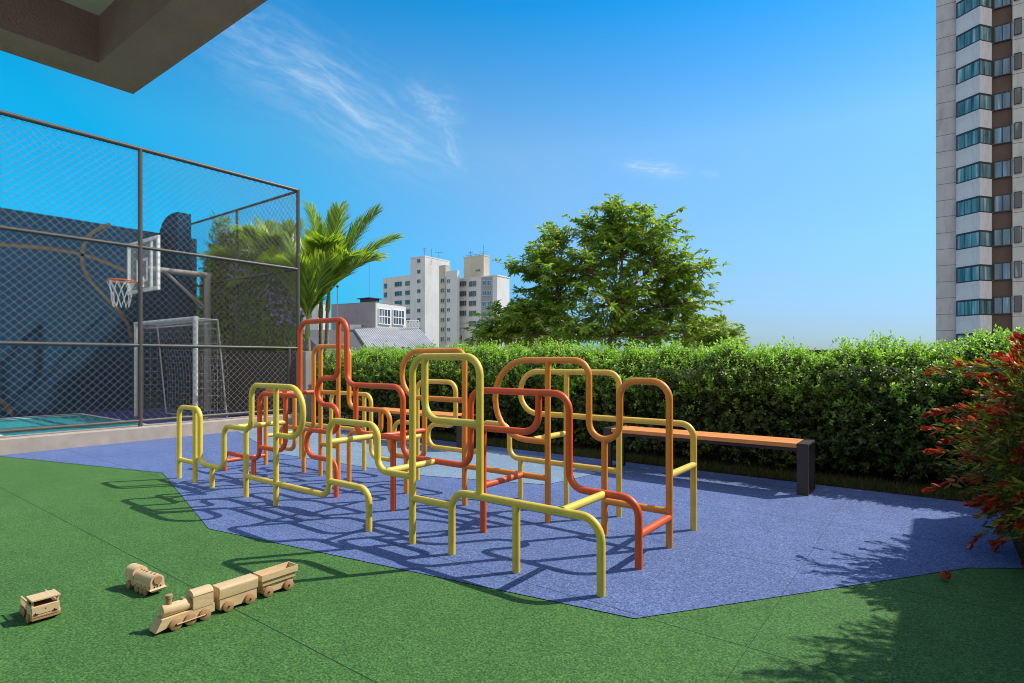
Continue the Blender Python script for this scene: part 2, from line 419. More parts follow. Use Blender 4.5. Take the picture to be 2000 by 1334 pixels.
for (p0, p1, wid, amt) in [((440, 70), (840, 300), .055, 1.0), ((790, 175), (890, 225), .03, .9), ((860, 230), (905, 330), .016, .7), ((1222, 330), (1325, 344), .010, 1.4), ((1365, 346), (1400, 350), .005, .6), ((430, 70), (600, 150), .06, .5)]:
    a, b = skydir(*p0), skydir(*p1); c = ((a + b) / 2).normalized(); u = (b - a); ln = u.length / 2; u.normalize(); v = c.cross(u).normalized()
    du = mth('DIVIDE', mth('SUBTRACT', dot(wa.outputs[0], u), c.dot(u)), ln * 1.15); dv = mth('DIVIDE', dot(wa.outputs[0], v), wid)
    r2 = mth('ADD', mth('POWER', mth('ABSOLUTE', du), 2.5), mth('POWER', mth('ABSOLUTE', dv), 1.6))
    front = mth('GREATER_THAN', dot(D, c), 0)
    cv = nd(nt, 'ShaderNodeCombineXYZ'); nt.links.new(mth('MULTIPLY', mth('ADD', du, mth('MULTIPLY', dv, .35)), max(1.0, ln * 9)), cv.inputs[0]); nt.links.new(mth('MULTIPLY', dv, max(1.0, wid * 34)), cv.inputs[1]); cv.inputs[2].default_value = p0[0] * .013
    sn = nd(nt, 'ShaderNodeTexNoise'); sn.inputs['Scale'].default_value = 1.9; sn.inputs['Detail'].default_value = 10; sn.inputs['Roughness'].default_value = .6; sn.inputs['Distortion'].default_value = .25; nt.links.new(cv.outputs[0], sn.inputs['Vector'])
    tex = nd(nt, 'ShaderNodeMapRange', interpolation_type='SMOOTHSTEP'); nt.links.new(sn.outputs['Fac'], tex.inputs[0]); tex.inputs[1].default_value = .36; tex.inputs[2].default_value = .74; tex.inputs[3].default_value = .22
    g = mth('MULTIPLY', mth('MULTIPLY', mth('MULTIPLY', mth('EXPONENT', mth('MULTIPLY', r2, -1.3)), tex.outputs[0]), amt), front)
    mask = g if mask is None else mth('MAXIMUM', mask, g)
mp = nd(nt, 'ShaderNodeMapping'); mp.inputs['Rotation'].default_value = (.2, .5, .3); mp.inputs['Scale'].default_value = (1, 1, 1.8); nt.links.new(wa.outputs[0], mp.inputs['Vector'])
cn = nd(nt, 'ShaderNodeTexNoise'); cn.inputs['Scale'].default_value = 9; cn.inputs['Detail'].default_value = 9; cn.inputs['Roughness'].default_value = .62; nt.links.new(mp.outputs[0], cn.inputs['Vector'])
cl = mth('MULTIPLY', mask, .5, True)
cm = nd(nt, 'ShaderNodeMix', data_type='RGBA'); nt.links.new(cl, cm.inputs[0]); nt.links.new(hs.outputs[2], cm.inputs[6]); cm.inputs[7].default_value = (3.6, 4.4, 5.1, 1)
# added, unseen bank of white cloud behind the camera, giving neutral fill light
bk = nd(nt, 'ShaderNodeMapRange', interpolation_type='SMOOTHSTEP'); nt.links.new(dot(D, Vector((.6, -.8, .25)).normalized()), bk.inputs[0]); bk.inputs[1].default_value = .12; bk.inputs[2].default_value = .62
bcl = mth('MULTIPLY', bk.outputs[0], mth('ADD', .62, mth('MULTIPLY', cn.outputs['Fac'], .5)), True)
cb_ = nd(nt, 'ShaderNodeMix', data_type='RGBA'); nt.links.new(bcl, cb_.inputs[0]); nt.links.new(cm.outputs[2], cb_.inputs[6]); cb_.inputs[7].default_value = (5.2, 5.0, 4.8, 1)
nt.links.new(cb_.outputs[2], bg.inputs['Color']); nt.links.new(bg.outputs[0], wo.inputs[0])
sc.cycles.filter_width = 1.0
sc.view_settings.view_transform = 'Standard'; sc.view_settings.look = 'None'; sc.view_settings.exposure = .4; sc.view_settings.gamma = 1

# ------------------------------------------------------------------ ground and terrace
g = MB(); g.add([(-2500, -2500, -6), (2500, -2500, -6), (2500, 2500, -6), (-2500, 2500, -6)], [(0, 1, 2, 3)])
struct('ground', g, M['city'])
t = MB(); t.box(-17, 9, -14, 8.16, -6, -.012); struct('terrace_deck', t, M['deckside'])
g = MB(); g.add([(-10.2, -10, 0), (1.63, -10, 0), (1.63, 6.61, 0), (-10.2, 6.61, 0)], [(0, 1, 2, 3)])
struct('green_rubber_floor', g, M['green'], 'green speckled rubber floor of the play area')
g = MB(); g.add([(-10.15, 1.96, .004), (-7.10, 2.81, .004), (-4.48, 2.094, .004), (-1.217, 2.648, .004), (.144, 4.534, .004), (1.62, 5.6, .004), (1.62, 6.61, .004), (-10.15, 6.61, .004)], [tuple(range(8))])
struct('blue_rubber_floor', g, M['blue'], 'blue rubber floor under the climbing frame')
g = MB(); g.add([(-10.13, 5.245, .008), (-7.32, 4.32, .008), (-4.68, 4.445, .008), (-3.24, 4.91, .008), (-3.10, 5.75, .008), (-4.2, 6.3, .008), (-10.13, 6.3, .008)], [tuple(range(7))])
struct('light_blue_rubber_patch', g, M['lblue'], 'light blue rubber patch beside the benches')
b = MB(); b.box(-10.15, 1.61, 6.612, 8.0, -.01, .015); struct('planting_bed', b, M['soil'])
b = MB(); b.add([(-1.9, -10, .004), (1.615, -10, .004), (1.615, 1.2, .004), (-1.9, 1.2, .004)], [(0, 1, 2, 3)]); b.add([(-4.2, -10, .004), (-1.9, -10, .004), (-1.9, -.45, .004), (-4.2, -.45, .004)], [(0, 1, 2, 3)])
struct('added_bounce_floor', b, M['bouncetile'])  # unseen pale floor, added to bounce neutral light up to the overhang
# right hand planting strip below the flowering bush
b = MB(); b.add([(.78, 3.3, .012), (1.61, 3.3, .012), (1.61, 6.61, .012), (.42, 6.61, .012), (.42, 4.72, .012)], [(0, 1, 2, 3, 4)])
struct('shrub_bed', b, M['soil'])

# grass in the strip in front of the hedge
n = 26000
gx = RNG.uniform(-10.1, 1.2, n); gy = 6.60 + np.abs(RNG.normal(0, .22, n)); gy = np.minimum(gy, 7.6)
P = np.stack([gx, gy, np.full(n, .014)], 1)
Dd = unit(np.stack([RNG.normal(0, .4, n), RNG.normal(-.1, .4, n), np.ones(n)], 1)); U = rnd_unit(n)
V, F = strips(P, Dd, U, RNG.uniform(.03, .085, n), RNG.uniform(.003, .006, n), .35, (1, .8, .1))
tag(npmesh('grass', V, F, M['grassblade']), 'short dark grass strip at the foot of the hedge', 'grass', None, 'stuff')
n = 5000
gx = RNG.uniform(.43, 1.4, n); gy = RNG.uniform(4.72, 6.6, n); P = np.stack([gx, gy, np.full(n, .012)], 1)
Dd = unit(np.stack([RNG.normal(0, .4, n), RNG.normal(-.1, .4, n), np.ones(n)], 1))
V, F = strips(P, Dd, rnd_unit(n), RNG.uniform(.03, .09, n), RNG.uniform(.003, .006, n), .35, (1, .8, .1))
tag(npmesh('grass', V, F, M['grassblade']), 'grass under the red flowering bush', 'grass', None, 'stuff')

# ------------------------------------------------------------------ climbing frame
cf = thing('climbing_frame', 'tubular climbing frame of looping yellow, orange and red pipes on blue rubber', 'climbing frame', (-4.06, 3.54, 0))
PR = .0245
YP = dict(A=2.79, B=3.29, C=3.79, D=4.29)
def run(pl, mat, pts, name='pipe_run', r=.1, label=None):
    y = YP[pl]; m = MB(); m.tube([(u, y, z) for u, z in fillet(pts, r)], PR, 16)
    o = m.build(name, M[mat], cf, True)
    if label: o['label'] = label
    return o
def leg(pl, mat, x, z):
    m = MB(); m.tube([(x, YP[pl], 0), (x, YP[pl], z)], PR, 16); return m.build('leg', M[mat], cf, True)
def rung(pl, mat, x0, x1, z):
    m = MB(); m.tube([(x0, YP[pl], z), (x1, YP[pl], z)], PR, 16); return m.build('rung', M[mat], cf, True)
def cross(p, q, mat, x, z):
    m = MB(); m.tube([(x, YP[p], z), (x, YP[q] - .003, z)], PR, 16); return m.build('crossbar', M[mat], cf, True)
# front row, lemon yellow
a = 'yellow'
run('A', a, [(-6.637, 0), (-6.637, .785), (-6.151, .785), (-6.151, .218), (-5.649, .218), (-5.649, .645), (-5.131, .645), (-5.131, 1.061), (-4.30, 1.061, .2), (-4.30, .629, .2), (-4.716, .629)], label='lemon yellow run with a small arch and a rounded flag loop')
for x, z in ((-6.262, .785), (-5.891, .218), (-5.229, .645), (-4.716, 1.061), (-2.06, .423)): leg('A', a, x, z)
rung('A', a, -6.637, -6.262, .21)
run('A', a, [(-5.229, .2), (-3.938, .195), (-3.938, .81), (-3.344, .81), (-3.344, .474), (-2.97, .474)], label='lemon yellow run from the low rail up over a square hoop')
run('A', a, [(-3.938, .318), (-3.443, .318), (-3.443, 0)], label='lemon yellow low elbow reaching the floor')
run('A', a, [(-2.97, 0), (-2.97, 1.318), (-2.35, 1.318), (-2.35, .425)], r=.12, label='lemon yellow tallest front hoop')
run('A', a, [(-2.847, 1.318), (-2.847, .886), (-2.35, .886)], r=.13, label='lemon yellow inner loop of the front hoop')
rung('A', a, -2.97, -2.593, .323)
run('A', a, [(-2.593, 0), (-2.593, .423), (-1.482, .423), (-1.482, 0)], r=.12, label='lemon yellow low front rail with rounded ends')
cross('A', 'B', a, -5.386, .652); cross('A', 'B', a, -3.938, .632); cross('A', 'B', a, -3.243, .478); cross('A', 'B', a, -1.727, .43)
# second row, red-orange
a = 'red'
run('B', a, [(-6.643, 0), (-6.643, .218), (-5.886, .218), (-5.886, .932), (-5.128, .932)], label='red low step rising to a shelf rail')
leg('B', a, -6.008, .218); leg('B', a, -3.741, .631); leg('B', a, -2.737, .786)
run('B', a, [(-5.886, .352), (-5.386, .352), (-5.386, .932)], r=.13, label='red hook below the shelf rail')
run('B', a, [(-5.128, .92), (-5.128, 1.672), (-4.377, 1.672), (-4.377, 1.067), (-3.618, 1.067), (-3.618, .482), (-2.863, .482), (-2.863, 1.068), (-1.987, 1.068), (-1.987, .435), (-1.486, .435), (-1.486, 0)], r=.115, label='red long run with the tallest hoop of the frame')
run('B', a, [(-4.501, 1.672), (-4.501, 1.122, .11), (-4.831, 1.122, .128), (-4.831, .865, .128), (-4.512, .865), (-4.512, .608), (-5.01, .608, .13), (-5.01, .346, .13), (-4.536, .346), (-4.536, 0)], r=.11, label='red snaking pipe inside the tall hoop')
run('B', a, [(-4.246, 1.067), (-4.246, .631), (-3.618, .631)], r=.12, label='red square hook')
run('B', a, [(-2.236, 1.068), (-2.236, .786), (-2.863, .786)], r=.13, label='red inner loop')
cross('B', 'C', a, -6.643, .12); cross('B', 'C', a, -5.637, .934); cross('B', 'C', a, -3.871, .634); cross('B', 'C', a, -2.737, .353); cross('B', 'C', a, -1.486, .212)
# third row, orange
a = 'orange'
run('C', a, [(-6.638, 0), (-6.638, .93), (-6.013, .93), (-6.013, .244), (-6.303, .244), (-6.303, .506), (-5.637, .506), (-5.637, 1.443), (-5.003, 1.443), (-5.003, .789), (-4.36, .789), (-4.36, .36), (-3.871, .36), (-3.871, .936)], label='orange long run with a tall square hoop')
for x, z in ((-5.83, .506), (-5.507, 1.443), (-5.19, 1.443), (-4.123, .36), (-2.487, 1.293), (-1.984, .708)): leg('C', a, x, z)
rung('C', a, -5.507, -5.19, .938); rung('C', a, -5.507, -5.19, .36)
run('C', a, [(-4.493, .789), (-4.493, .54), (-5.003, .54), (-5.003, 0)], label='orange low arch')
run('C', a, [(-3.369, 0), (-3.369, 1.379), (-4.18, 1.379, .22), (-4.18, .936, .22), (-3.369, .936)], r=.09, label='orange rounded flag loop')
rung('C', a, -3.369, -2.487, .354)
run('C', a, [(-2.487, .644), (-3.02, .644, .32), (-3.02, 1.293, .32), (-2.115, 1.293), (-2.115, .708, .127), (-1.86, .708, .127), (-1.86, 1.146), (-1.486, 1.146), (-1.486, 0)], r=.125, label='orange run with a large round loop, a U bend and a square arch')
rung('C', a, -1.984, -1.486, .25)
cross('C', 'D', 'amber', -6.645, .36)
cross('C', 'D', 'amber', -4.345, .497); cross('C', 'D', 'amber', -2.62, .652); cross('C', 'D', 'amber', -1.488, .5)
# back row, warm yellow
a = 'amber'
run('D', a, [(-6.661, 0), (-6.661, .47), (-5.382, .47)], label='warm yellow back rail with a rounded end')
run('D', a, [(-6.015, .47), (-6.015, .893), (-5.258, .893), (-5.258, .172), (-4.859, .172), (-4.859, .61), (-4.492, .61)], label='warm yellow back run with an arch and a U bend')
run('D', a, [(-4.492, 0), (-4.492, 1.067), (-3.934, 1.067), (-3.934, .62, .11), (-4.33, .62, .119), (-4.33, .38, .119), (-3.61, .38), (-3.61, .683), (-3.247, .683), (-3.247, .375), (-2.112, .375)], label='warm yellow back run with a square hoop and a round loop')
for x, z in ((-5.382, .893), (-3.119, .375), (-2.619, 1.19)): leg('D', a, x, z)
run('D', a, [(-2.112, 0), (-2.112, 1.19), (-3.119, 1.19, .19), (-3.119, .806, .19), (-1.491, .806), (-1.491, 0)], label='warm yellow back run with a wide rounded loop and end leg')

# ------------------------------------------------------------------ benches
def make_bench(x0, x1, label):
    t = thing('park_bench', label, 'bench', ((x0 + x1) / 2, 6.2, 0), group='benches along the hedge')
    yc0, yc1 = 6.0, 6.4
    s = MB(); nb = 4; wd = (yc1 - yc0 - .012) / nb
    for k in range(nb):
        y = yc0 + .006 + k * wd
        s.bbox(x0 + .10, x1 - .10, y, y + wd - .004, .45, .492, .004)
    s.build('seat', M['benchwood'], t)
    for xa in (x0, x1 - .1):
        m = MB()
        m.bbox(xa, xa + .1, yc0, yc0 + .045, .012, .47, .003); m.bbox(xa, xa + .1, yc1 - .045, yc1, .012, .47, .003)
        m.bbox(xa, xa + .1, yc0, yc1, .47, .495, .003); m.bbox(xa, xa + .1, yc0, yc1, .0, .012, .002)
        m.build('leg_frame', M['darkmetal'], t)
    s = MB(); s.box(x0 + .1, x1 - .1, 6.06, 6.09, .41, .4485); s.box(x0 + .1, x1 - .1, 6.31, 6.34, .41, .4485)
    s.build('seat_rail', M['darkmetal'], t)
    return t
make_bench(-3.16, -.99, 'long bench on the right with orange wooden seat and dark metal frame ends')
make_bench(-7.56, -5.39, 'bench further left, half hidden behind the climbing frame pipes, orange wooden seat')

# ------------------------------------------------------------------ court: kerb, fences, walls
k = MB(); k.bbox(-10.62, -10.15, -6, 6.62, -.01, .215, .012)
kb = k.build('kerb_wall', M['kerb']); tag(kb, 'low rough grey concrete kerb under the long chain link fence', 'kerb')
FX = -10.35; FY = 6.60
def chain_link(axis, a0, a1, z0, z1, c, pitch=.115, r=.0034):
    """woven wire: zigzag wires that hook round each other; axis 'y' or 'x' runs horizontally"""
    segs_v = []; segs_f = []; o = 0
    P0 = []; P1 = []
    W = a1 - a0; Hh = z1 - z0
    # two diagonal families slightly in front of / behind each other
    for fam in (1, -1):
        k0 = int(-Hh / pitch / 1.0) - 1; k1 = int(W / pitch) + 1
        for k in range(k0, k1 + 1):
            s = k * pitch
            # line: a = s + t, z = t (fam 1) ; mirrored for fam -1
            t0 = max(0, -s); t1 = min(Hh, W - s)
            if t1 - t0 < .01: continue
            if fam == 1: q0, q1 = (a0 + s + t0, z0 + t0), (a0 + s + t1, z0 + t1)
            else: q0, q1 = (a1 - s - t0, z0 + t0), (a1 - s - t1, z0 + t1)
            P0.append((q0[0], q0[1], .0025 * fam)); P1.append((q1[0], q1[1], .0025 * fam))
    P0 = np.array(P0); P1 = np.array(P1)
    def W3(p): return np.stack([np.full(len(p), c) + p[:, 2], p[:, 0], p[:, 1]], 1) if axis == 'y' else np.stack([p[:, 0], np.full(len(p), c) + p[:, 2], p[:, 1]], 1)
    A, B = W3(P0), W3(P1); T = unit(B - A)
    nrm = np.array([1, 0, 0]) if axis == 'y' else np.array([0, 1, 0])
    S1 = np.broadcast_to(nrm, T.shape); S2 = np.cross(T, S1)
    n = len(A); V = np.empty((n, 2, 4, 3))
    for j in range(4):
        an = math.pi / 2 * j + math.pi / 4; off = (S1 * math.cos(an) + S2 * math.sin(an)) * r
        V[:, 0, j] = A + off; V[:, 1, j] = B + off
    base = (np.arange(n) * 8)[:, None]
    F = np.stack([base + np.array([[j, (j + 1) % 4, 4 + (j + 1) % 4, 4 + j]]) for j in range(4)], 1).reshape(-1, 4)
    return V.reshape(-1, 3), F
fl = thing('chain_link_fence', 'long tall taupe chain link fence on the kerb, side of the sports court', 'fence', (FX, 2.4, .215))
RZ = (.305, 1.527, 3.12, 4.71)
PY = [-4.64, -1.84, .96, 3.76]
for y in PY:
    m = MB(); m.tube([(FX, y, .2), (FX, y, 4.71)], .034, 14); m.build('post', M['fencemetal'], fl, True)
m = MB(); m.tube([(FX, FY - .2, .2), (FX, FY - .2, 1.527)], .034, 14); m.build('post', M['fencemetal'], fl, True)
m = MB(); m.tube([(FX, FY, 1.46), (FX, FY, 4.73)], .036, 14); m.build('corner_post', M['fencemetal'], fl, True)
for i, z in enumerate(RZ):
    m = MB(); m.tube([(FX, -5.5, z), (FX, FY - (.2 if i == 0 else 0), z)], .027 if i < 3 else .036, 12); m.build('rail', M['fencemetal'], fl, True)
ys = PY + [FY]
for i in range(len(ys) - 1):
    V, F = chain_link('y', ys[i], ys[i + 1], .305 if i < 3 else .305, 4.71, FX)
    npmesh('wire_mesh', V, F, M['wire'], parent=fl)
fe = thing('chain_link_fence', 'shorter chain link fence on top of the dark wall at the end of the court', 'fence', (-12.9, FY, 1.46))
PX = [-12.77, -15.2]
for x in PX:
    m = MB(); m.tube([(x, FY, 1.46), (x, FY, 4.71)], .03, 14); m.build('post', M['fencemetal'], fe, True)
for z in (1.54, 3.12, 4.70):
    m = MB(); m.tube([(-15.35, FY, z), (FX - .03, FY, z)], .026, 12); m.build('rail', M['fencemetal'], fe, True)
for x0, x1 in ((-12.77, FX), (-15.3, -12.77)):
    V, F = chain_link('x', x0, x1, 1.54, 4.70, FY, .15, .0033); npmesh('wire_mesh', V, F, M['wiredark'], parent=fe)

m = MB(); m.bbox(-15.38, FX - .13, 6.62, 6.8, -.01, 1.455, .01)
tag(m.build('court_end_wall', M['parapet']), 'dark grey wall closing the end of the sports court', 'wall')
m = MB(); m.bbox(FX - .12, FX + .22, 6.62, 6.86, -.01, 1.46, .01)
tag(m.build('concrete_pillar', M['pillar']), 'light grey concrete pillar at the corner of the court fence', 'pillar')
m = MB(); m.bbox(FX + .222, 9, 7.98, 8.16, -.01, 1.385, .01); m.bbox(FX + .222, 9, 7.965, 8.175, 1.385, 1.42, .006)
tag(m.build('parapet_wall', M['parapet']), 'dark parapet wall running behind the hedge', 'wall')

bw = thing('court_wall', 'tall dark blue court wall with ochre painted lines', 'wall', (-15.5, 1, 0))
m = MB(); m.box(-15.7, -15.4, -9, 6.9, -.01, 4.42); m.build('wall_panel', M['bluewall'], bw)
def ribbon(pts, wd, x):
    """flat painted stripe on the wall plane x, pts are (y, z)"""
    m = MB(); n = len(pts); L = []; Rr = []
    for i, p in enumerate(pts):
        a = Vector(pts[max(i - 1, 0)]); b = Vector(pts[min(i + 1, n - 1)]); d = (b - a).normalized(); q = Vector((-d.y, d.x)) * wd / 2
        L.append(Vector(p) + q); Rr.append(Vector(p) - q)
    m.add([(x, p.x, p.y) for p in L] + [(x, p.x, p.y) for p in Rr], [(i, i + 1, n + i + 1, n + i) for i in range(n - 1)])
    return m
def onwall(px, py, X=-15.4):
    a = (px - 1000) / FPX; d = X / (.8 * a - .6); return (d * (.6 * a + .8), H - (py - 702) / FPX * d)
def spline(pts, n=6):
    out = []
    for i in range(len(pts) - 1):
        p0, p1, p2, p3 = [Vector(pts[min(max(i + k, 0), len(pts) - 1)]) for k in (-1, 0, 1, 2)]
        for j in range(n):
            t = j / n; out.append(tuple(.5 * ((2 * p1) + (p2 - p0) * t + (2 * p0 - 5 * p1 + 4 * p2 - p3) * t * t + (3 * p1 - p0 - 3 * p2 + p3) * t ** 3)))
    out.append(tuple(pts[-1])); return out
for pts in ([(-60, 474), (0, 478), (90, 485), (170, 500), (235, 525), (300, 556)], [(215, 437), (180, 455), (162, 485), (162, 520), (178, 550), (205, 580), (245, 625), (256, 660)], [(-20, 765), (0, 780), (25, 810)]):
    ribbon(spline([onwall(*p) for p in pts]), .07, -15.396).build('painted_line', M['ochre'], bw)
m = MB(); prof = [(-15.92, 4.3), (-15.86, 4.55), (-15.7, 4.75), (-15.45, 4.87), (-15.2, 4.9), (-14.85, 4.9), (-14.85, .101), (-15.92, .101)]
m.prism(prof, 'y', 6.2, 6.52); m.build('end_column', M['bluewall'], bw)
fl_ = MB(); fl_.box(-15.4, -10.62, -9, 6.62, -.01, .10); struct('court_floor', fl_, M['courtblue'])
m = MB(); m.add([(-15.2, -6, .104), (-10.9, -6, .104), (-10.9, 4.3, .104), (-15.2, 4.3, .104)], [(0, 1, 2, 3)]); struct('court_key_area', m, M['teal'])
m = MB()
for (x0, x1, y0, y1) in [(-15.2, -10.9, 4.3, 4.36), (-15.2, -15.14, -6, 4.3), (-10.96, -10.9, -6, 4.3), (-14.8, -11.2, 2.3, 2.35), (-14.8, -14.75, 2.35, 4.3), (-11.25, -11.2, 2.35, 4.3)]:
    m.box(x0, x1, y0, y1, .1045, .108)
pts = [(-13 + 1.2 * math.cos(a), 2.3 - 1.2 * math.sin(a)) for a in np.linspace(0, math.pi, 25)]
pts2 = [(-13 + 1.15 * math.cos(a), 2.3 - 1.15 * math.sin(a)) for a in np.linspace(0, math.pi, 25)]
m.add([(x, y, .108) for x, y in pts] + [(x, y, .108) for x, y in pts2], [(i, 25 + i, 26 + i, i + 1) for i in range(24)])
struct('court_markings', m, M['white'])

# goal
gt = thing('football_goal', 'white five a side goal with grey net below the basketball hoop', 'goal', (-12.25, 4.87, .1))
GX0, GX1, GZ = -13.6, -10.92, 2.05
for x in (GX0, GX1):
    m = MB(); m.tube([(x, 4.87, .1), (x, 4.87, GZ)], .045, 14); m.build('goalpost', M['goalwhite'], gt, True)
m = MB(); m.tube([(GX0 - .045, 4.87, GZ), (GX1 + .045, 4.87, GZ)], .045, 14); m.build('crossbar', M['goalwhite'], gt, True)
m = MB()
for x in (GX0, GX1): m.tube([(x, 4.87, GZ), (x, 5.27, GZ), (x, 5.45, .12)], .016, 8)
m.tube([(GX0, 5.27, GZ), (GX1, 5.27, GZ)], .016, 8); m.tube([(GX0, 5.45, .12), (GX1, 5.45, .12)], .016, 8)
m.build('net_frame', M['netgrey'], gt, True)
m = MB(); NR = .0024
def netpt(u, s):  # s along: 0..0.73 top, then down the sloped back
    if s <= .40: return (GX0 + u, 4.87 + s, GZ - .04 - .05 * math.sin(s / .40 * math.pi))
    f = (s - .40) / 1.96; return (GX0 + u, 5.27 + .18 * f + .10 * math.sin(f * math.pi), GZ - .04 - 1.9 * f)
Wg = GX1 - GX0
for u in np.arange(0, Wg + .01, .134): m.tube([netpt(u, s) for s in np.linspace(0, 2.36, 14)], NR, 4, False)
for s in np.arange(0, 2.36, .134): m.tube([netpt(u, s) for u in np.linspace(0, Wg, 3)], NR, 4, False)
for x in (GX0, GX1):
    for z in np.arange(.2, 2.0, .14): m.tube([(x, 4.87, z), (x, 5.45 - (z - .1) / 1.95 * .18, z)], NR, 4, False)
    for y in np.arange(5.0, 5.27, .134): m.tube([(x, y, .12), (x, y, GZ)], NR, 4, False)
m.build('net', M['goalnet'], gt)
# basketball hoop
bx, by = -13.63, 5.0
bt = thing('basketball_hoop', 'basketball backboard with orange rim and white net on a grey post', 'basketball hoop', (bx, 6.35, .1))
m = MB()
m.box(bx - .8, bx - .74, by - .02, by + .03, 2.74, 3.86); m.box(bx + .74, bx + .8, by - .02, by + .03, 2.74, 3.86)
m.box(bx - .74, bx + .74, by - .02, by + .03, 3.79, 3.86); m.box(bx - .74, bx + .74, by - .02, by + .03, 2.74, 2.81)
for x in (-.25,): m.box(bx + x - .03, bx - x + .03, by - .022, by - .008, 2.95, 3.0); m.box(bx + x - .03, bx - x + .03, by - .022, by - .008, 3.40, 3.45); m.box(bx + x - .03, bx + x + .02, by - .022, by - .008, 3.0, 3.4); m.box(bx - x - .02, bx - x + .03, by - .022, by - .008, 3.0, 3.4)
for x in (-.3, .3): m.box(bx + x - .03, bx + x + .03, by + .03, by + .07, 2.8, 3.8)
m.build('backboard_frame', M['white'], bt)
m = MB(); m.box(bx - .74, bx + .74, by - .006, by + .006, 2.81, 3.79); m.build('backboard', M['acrylic'], bt)
m = MB(); m.box(bx - .13, bx + .13, by - .05, by - .022, 2.84, 3.06); m.build('rim_plate', M['white'], bt)
m = MB(); rc = (bx, by - .40, 2.94)
m.tube([(rc[0] + .245 * math.cos(a), rc[1] + .245 * math.sin(a), rc[2]) for a in np.linspace(0, 2 * math.pi, 33)], .016, 8, False)
m.tube([(bx - .06, by - .05, 2.94), (bx - .06, by - .165, 2.94)], .012, 8); m.tube([(bx + .06, by - .05, 2.94), (bx + .06, by - .165, 2.94)], .012, 8)
m.build('rim', M['rim'], bt, True)
m = MB()
for k in range(10):
    for sgn in (1, -1):
        pts = []
        for i in range(9):
            f = i / 8; a = 2 * math.pi * k / 10 + sgn * f * .95; r_ = .245 - .11 * f ** .7 + .012 * math.sin(f * 9 + k)
            pts.append((rc[0] + r_ * math.cos(a), rc[1] + r_ * math.sin(a), rc[2] - .55 * f))
        m.tube(pts, .0062, 4, False)
m.build('net', M['netwhite'], bt)
m = MB(); m.tube([(bx, 6.35, .1), (bx, 6.35, 3.3)], .075, 14); m.build('pole', M['pillar'], bt, True)
m = MB(); m.tube([(bx, 6.42, 3.26), (bx, by + .07, 3.26)], .06, 12); m.tube([(bx, 6.33, 2.45), (bx, 5.45, 3.22)], .035, 10); m.build('arm', M['pillar'], bt, True)

# ------------------------------------------------------------------ building on the right / overhead
cb = thing('clubhouse', 'taupe rendered building with the overhanging roof slab and beams in the top left corner', 'building', (1.52, -2, 0))
m = MB(); m.box(1.62, 7, -9, 7.94, -.01, 3.0); m.build('wall', M['stucco'], cb)
m = MB(); m.box(-4.1, 7, -9, 1.43, 3.27, 3.6); m.build('roof_slab', M['ceiling'], cb)
m = MB()
m.box(-4.1, -3.853, -9, 1.43, 3.0, 3.2695); m.box(-3.853, 7, 1.188, 1.43, 3.0, 3.2695); m.box(-4.1, 7, 1.4305, 1.46, 3.0, 3.62); m.box(-4.13, -4.1005, -9, 1.46, 3.0, 3.62)
m.build('edge_beam', M['stucco'], cb)
m = MB(); m.box(1.575, 7.05, 1.462, 7.98, 3.0, 3.12); m.build('roof_edge', M['stucco'], cb)

# ------------------------------------------------------------------ foliage helpers
def sprigs(B, Dr, Ls, m, leafL, leafW, phi=1.0, droop=.1, opp=True, prof=(.12, 1, .75, .05), curve=.15):
    """leafy shoots: base B, direction Dr, stem length Ls; m leaf pairs each -> leaf verts/quads"""
    n = len(B); Dr = unit(Dr); ref = np.where(np.abs(Dr[:, 2:3]) > .9, np.array([[1., 0, 0]]), np.array([[0., 0, 1]]))
    X = unit(np.cross(Dr, ref)); Y = np.cross(Dr, X); a0 = RNG.uniform(0, 6.28, n); parts = []
    for k in range(m):
        t = (k + .6) / m
        for s in ((0, math.pi) if opp else (0,)):
            a = a0 + k * (math.pi / 2 if opp else 2.4) + s + RNG.normal(0, .25, n)
            rad = X * np.cos(a)[:, None] + Y * np.sin(a)[:, None]
            ph = phi * (1.15 - .55 * t) + RNG.normal(0, .15, n)
            d = Dr * np.cos(ph)[:, None] + rad * np.sin(ph)[:, None]; d[:, 2] -= droop; d = unit(d)
            U = unit(Dr * 1.0 - rad * .35 + np.array([0, 0, .5]) + RNG.normal(0, .25, (n, 3)))
            sz = RNG.uniform(.7, 1.2, n) * (1.05 - .35 * t)
            parts.append(strips(B + Dr * (Ls * t)[:, None], d, U, leafL * sz, leafW * sz, curve, prof))
    parts.append(strips(B + Dr * Ls[:, None], unit(Dr + RNG.normal(0, .2, (n, 3))), rnd_unit(n), leafL * .6, leafW * .5, curve, prof))
    return join(parts)
def stems(B, Dr, Ls, r):
    return join([strips(B - unit(Dr) * (Ls * .5)[:, None], Dr, rnd_unit(len(B)), Ls * 1.5, r * 2, 0, (1, .5)), strips(B - unit(Dr) * (Ls * .5)[:, None], Dr, rnd_unit(len(B)), Ls * 1.5, r * 2, 0, (1, .5))])
def fbm(x, y, s): return noise.fractal(Vector((x * s, y * s, 3.1)), .8, 2.0, 3)

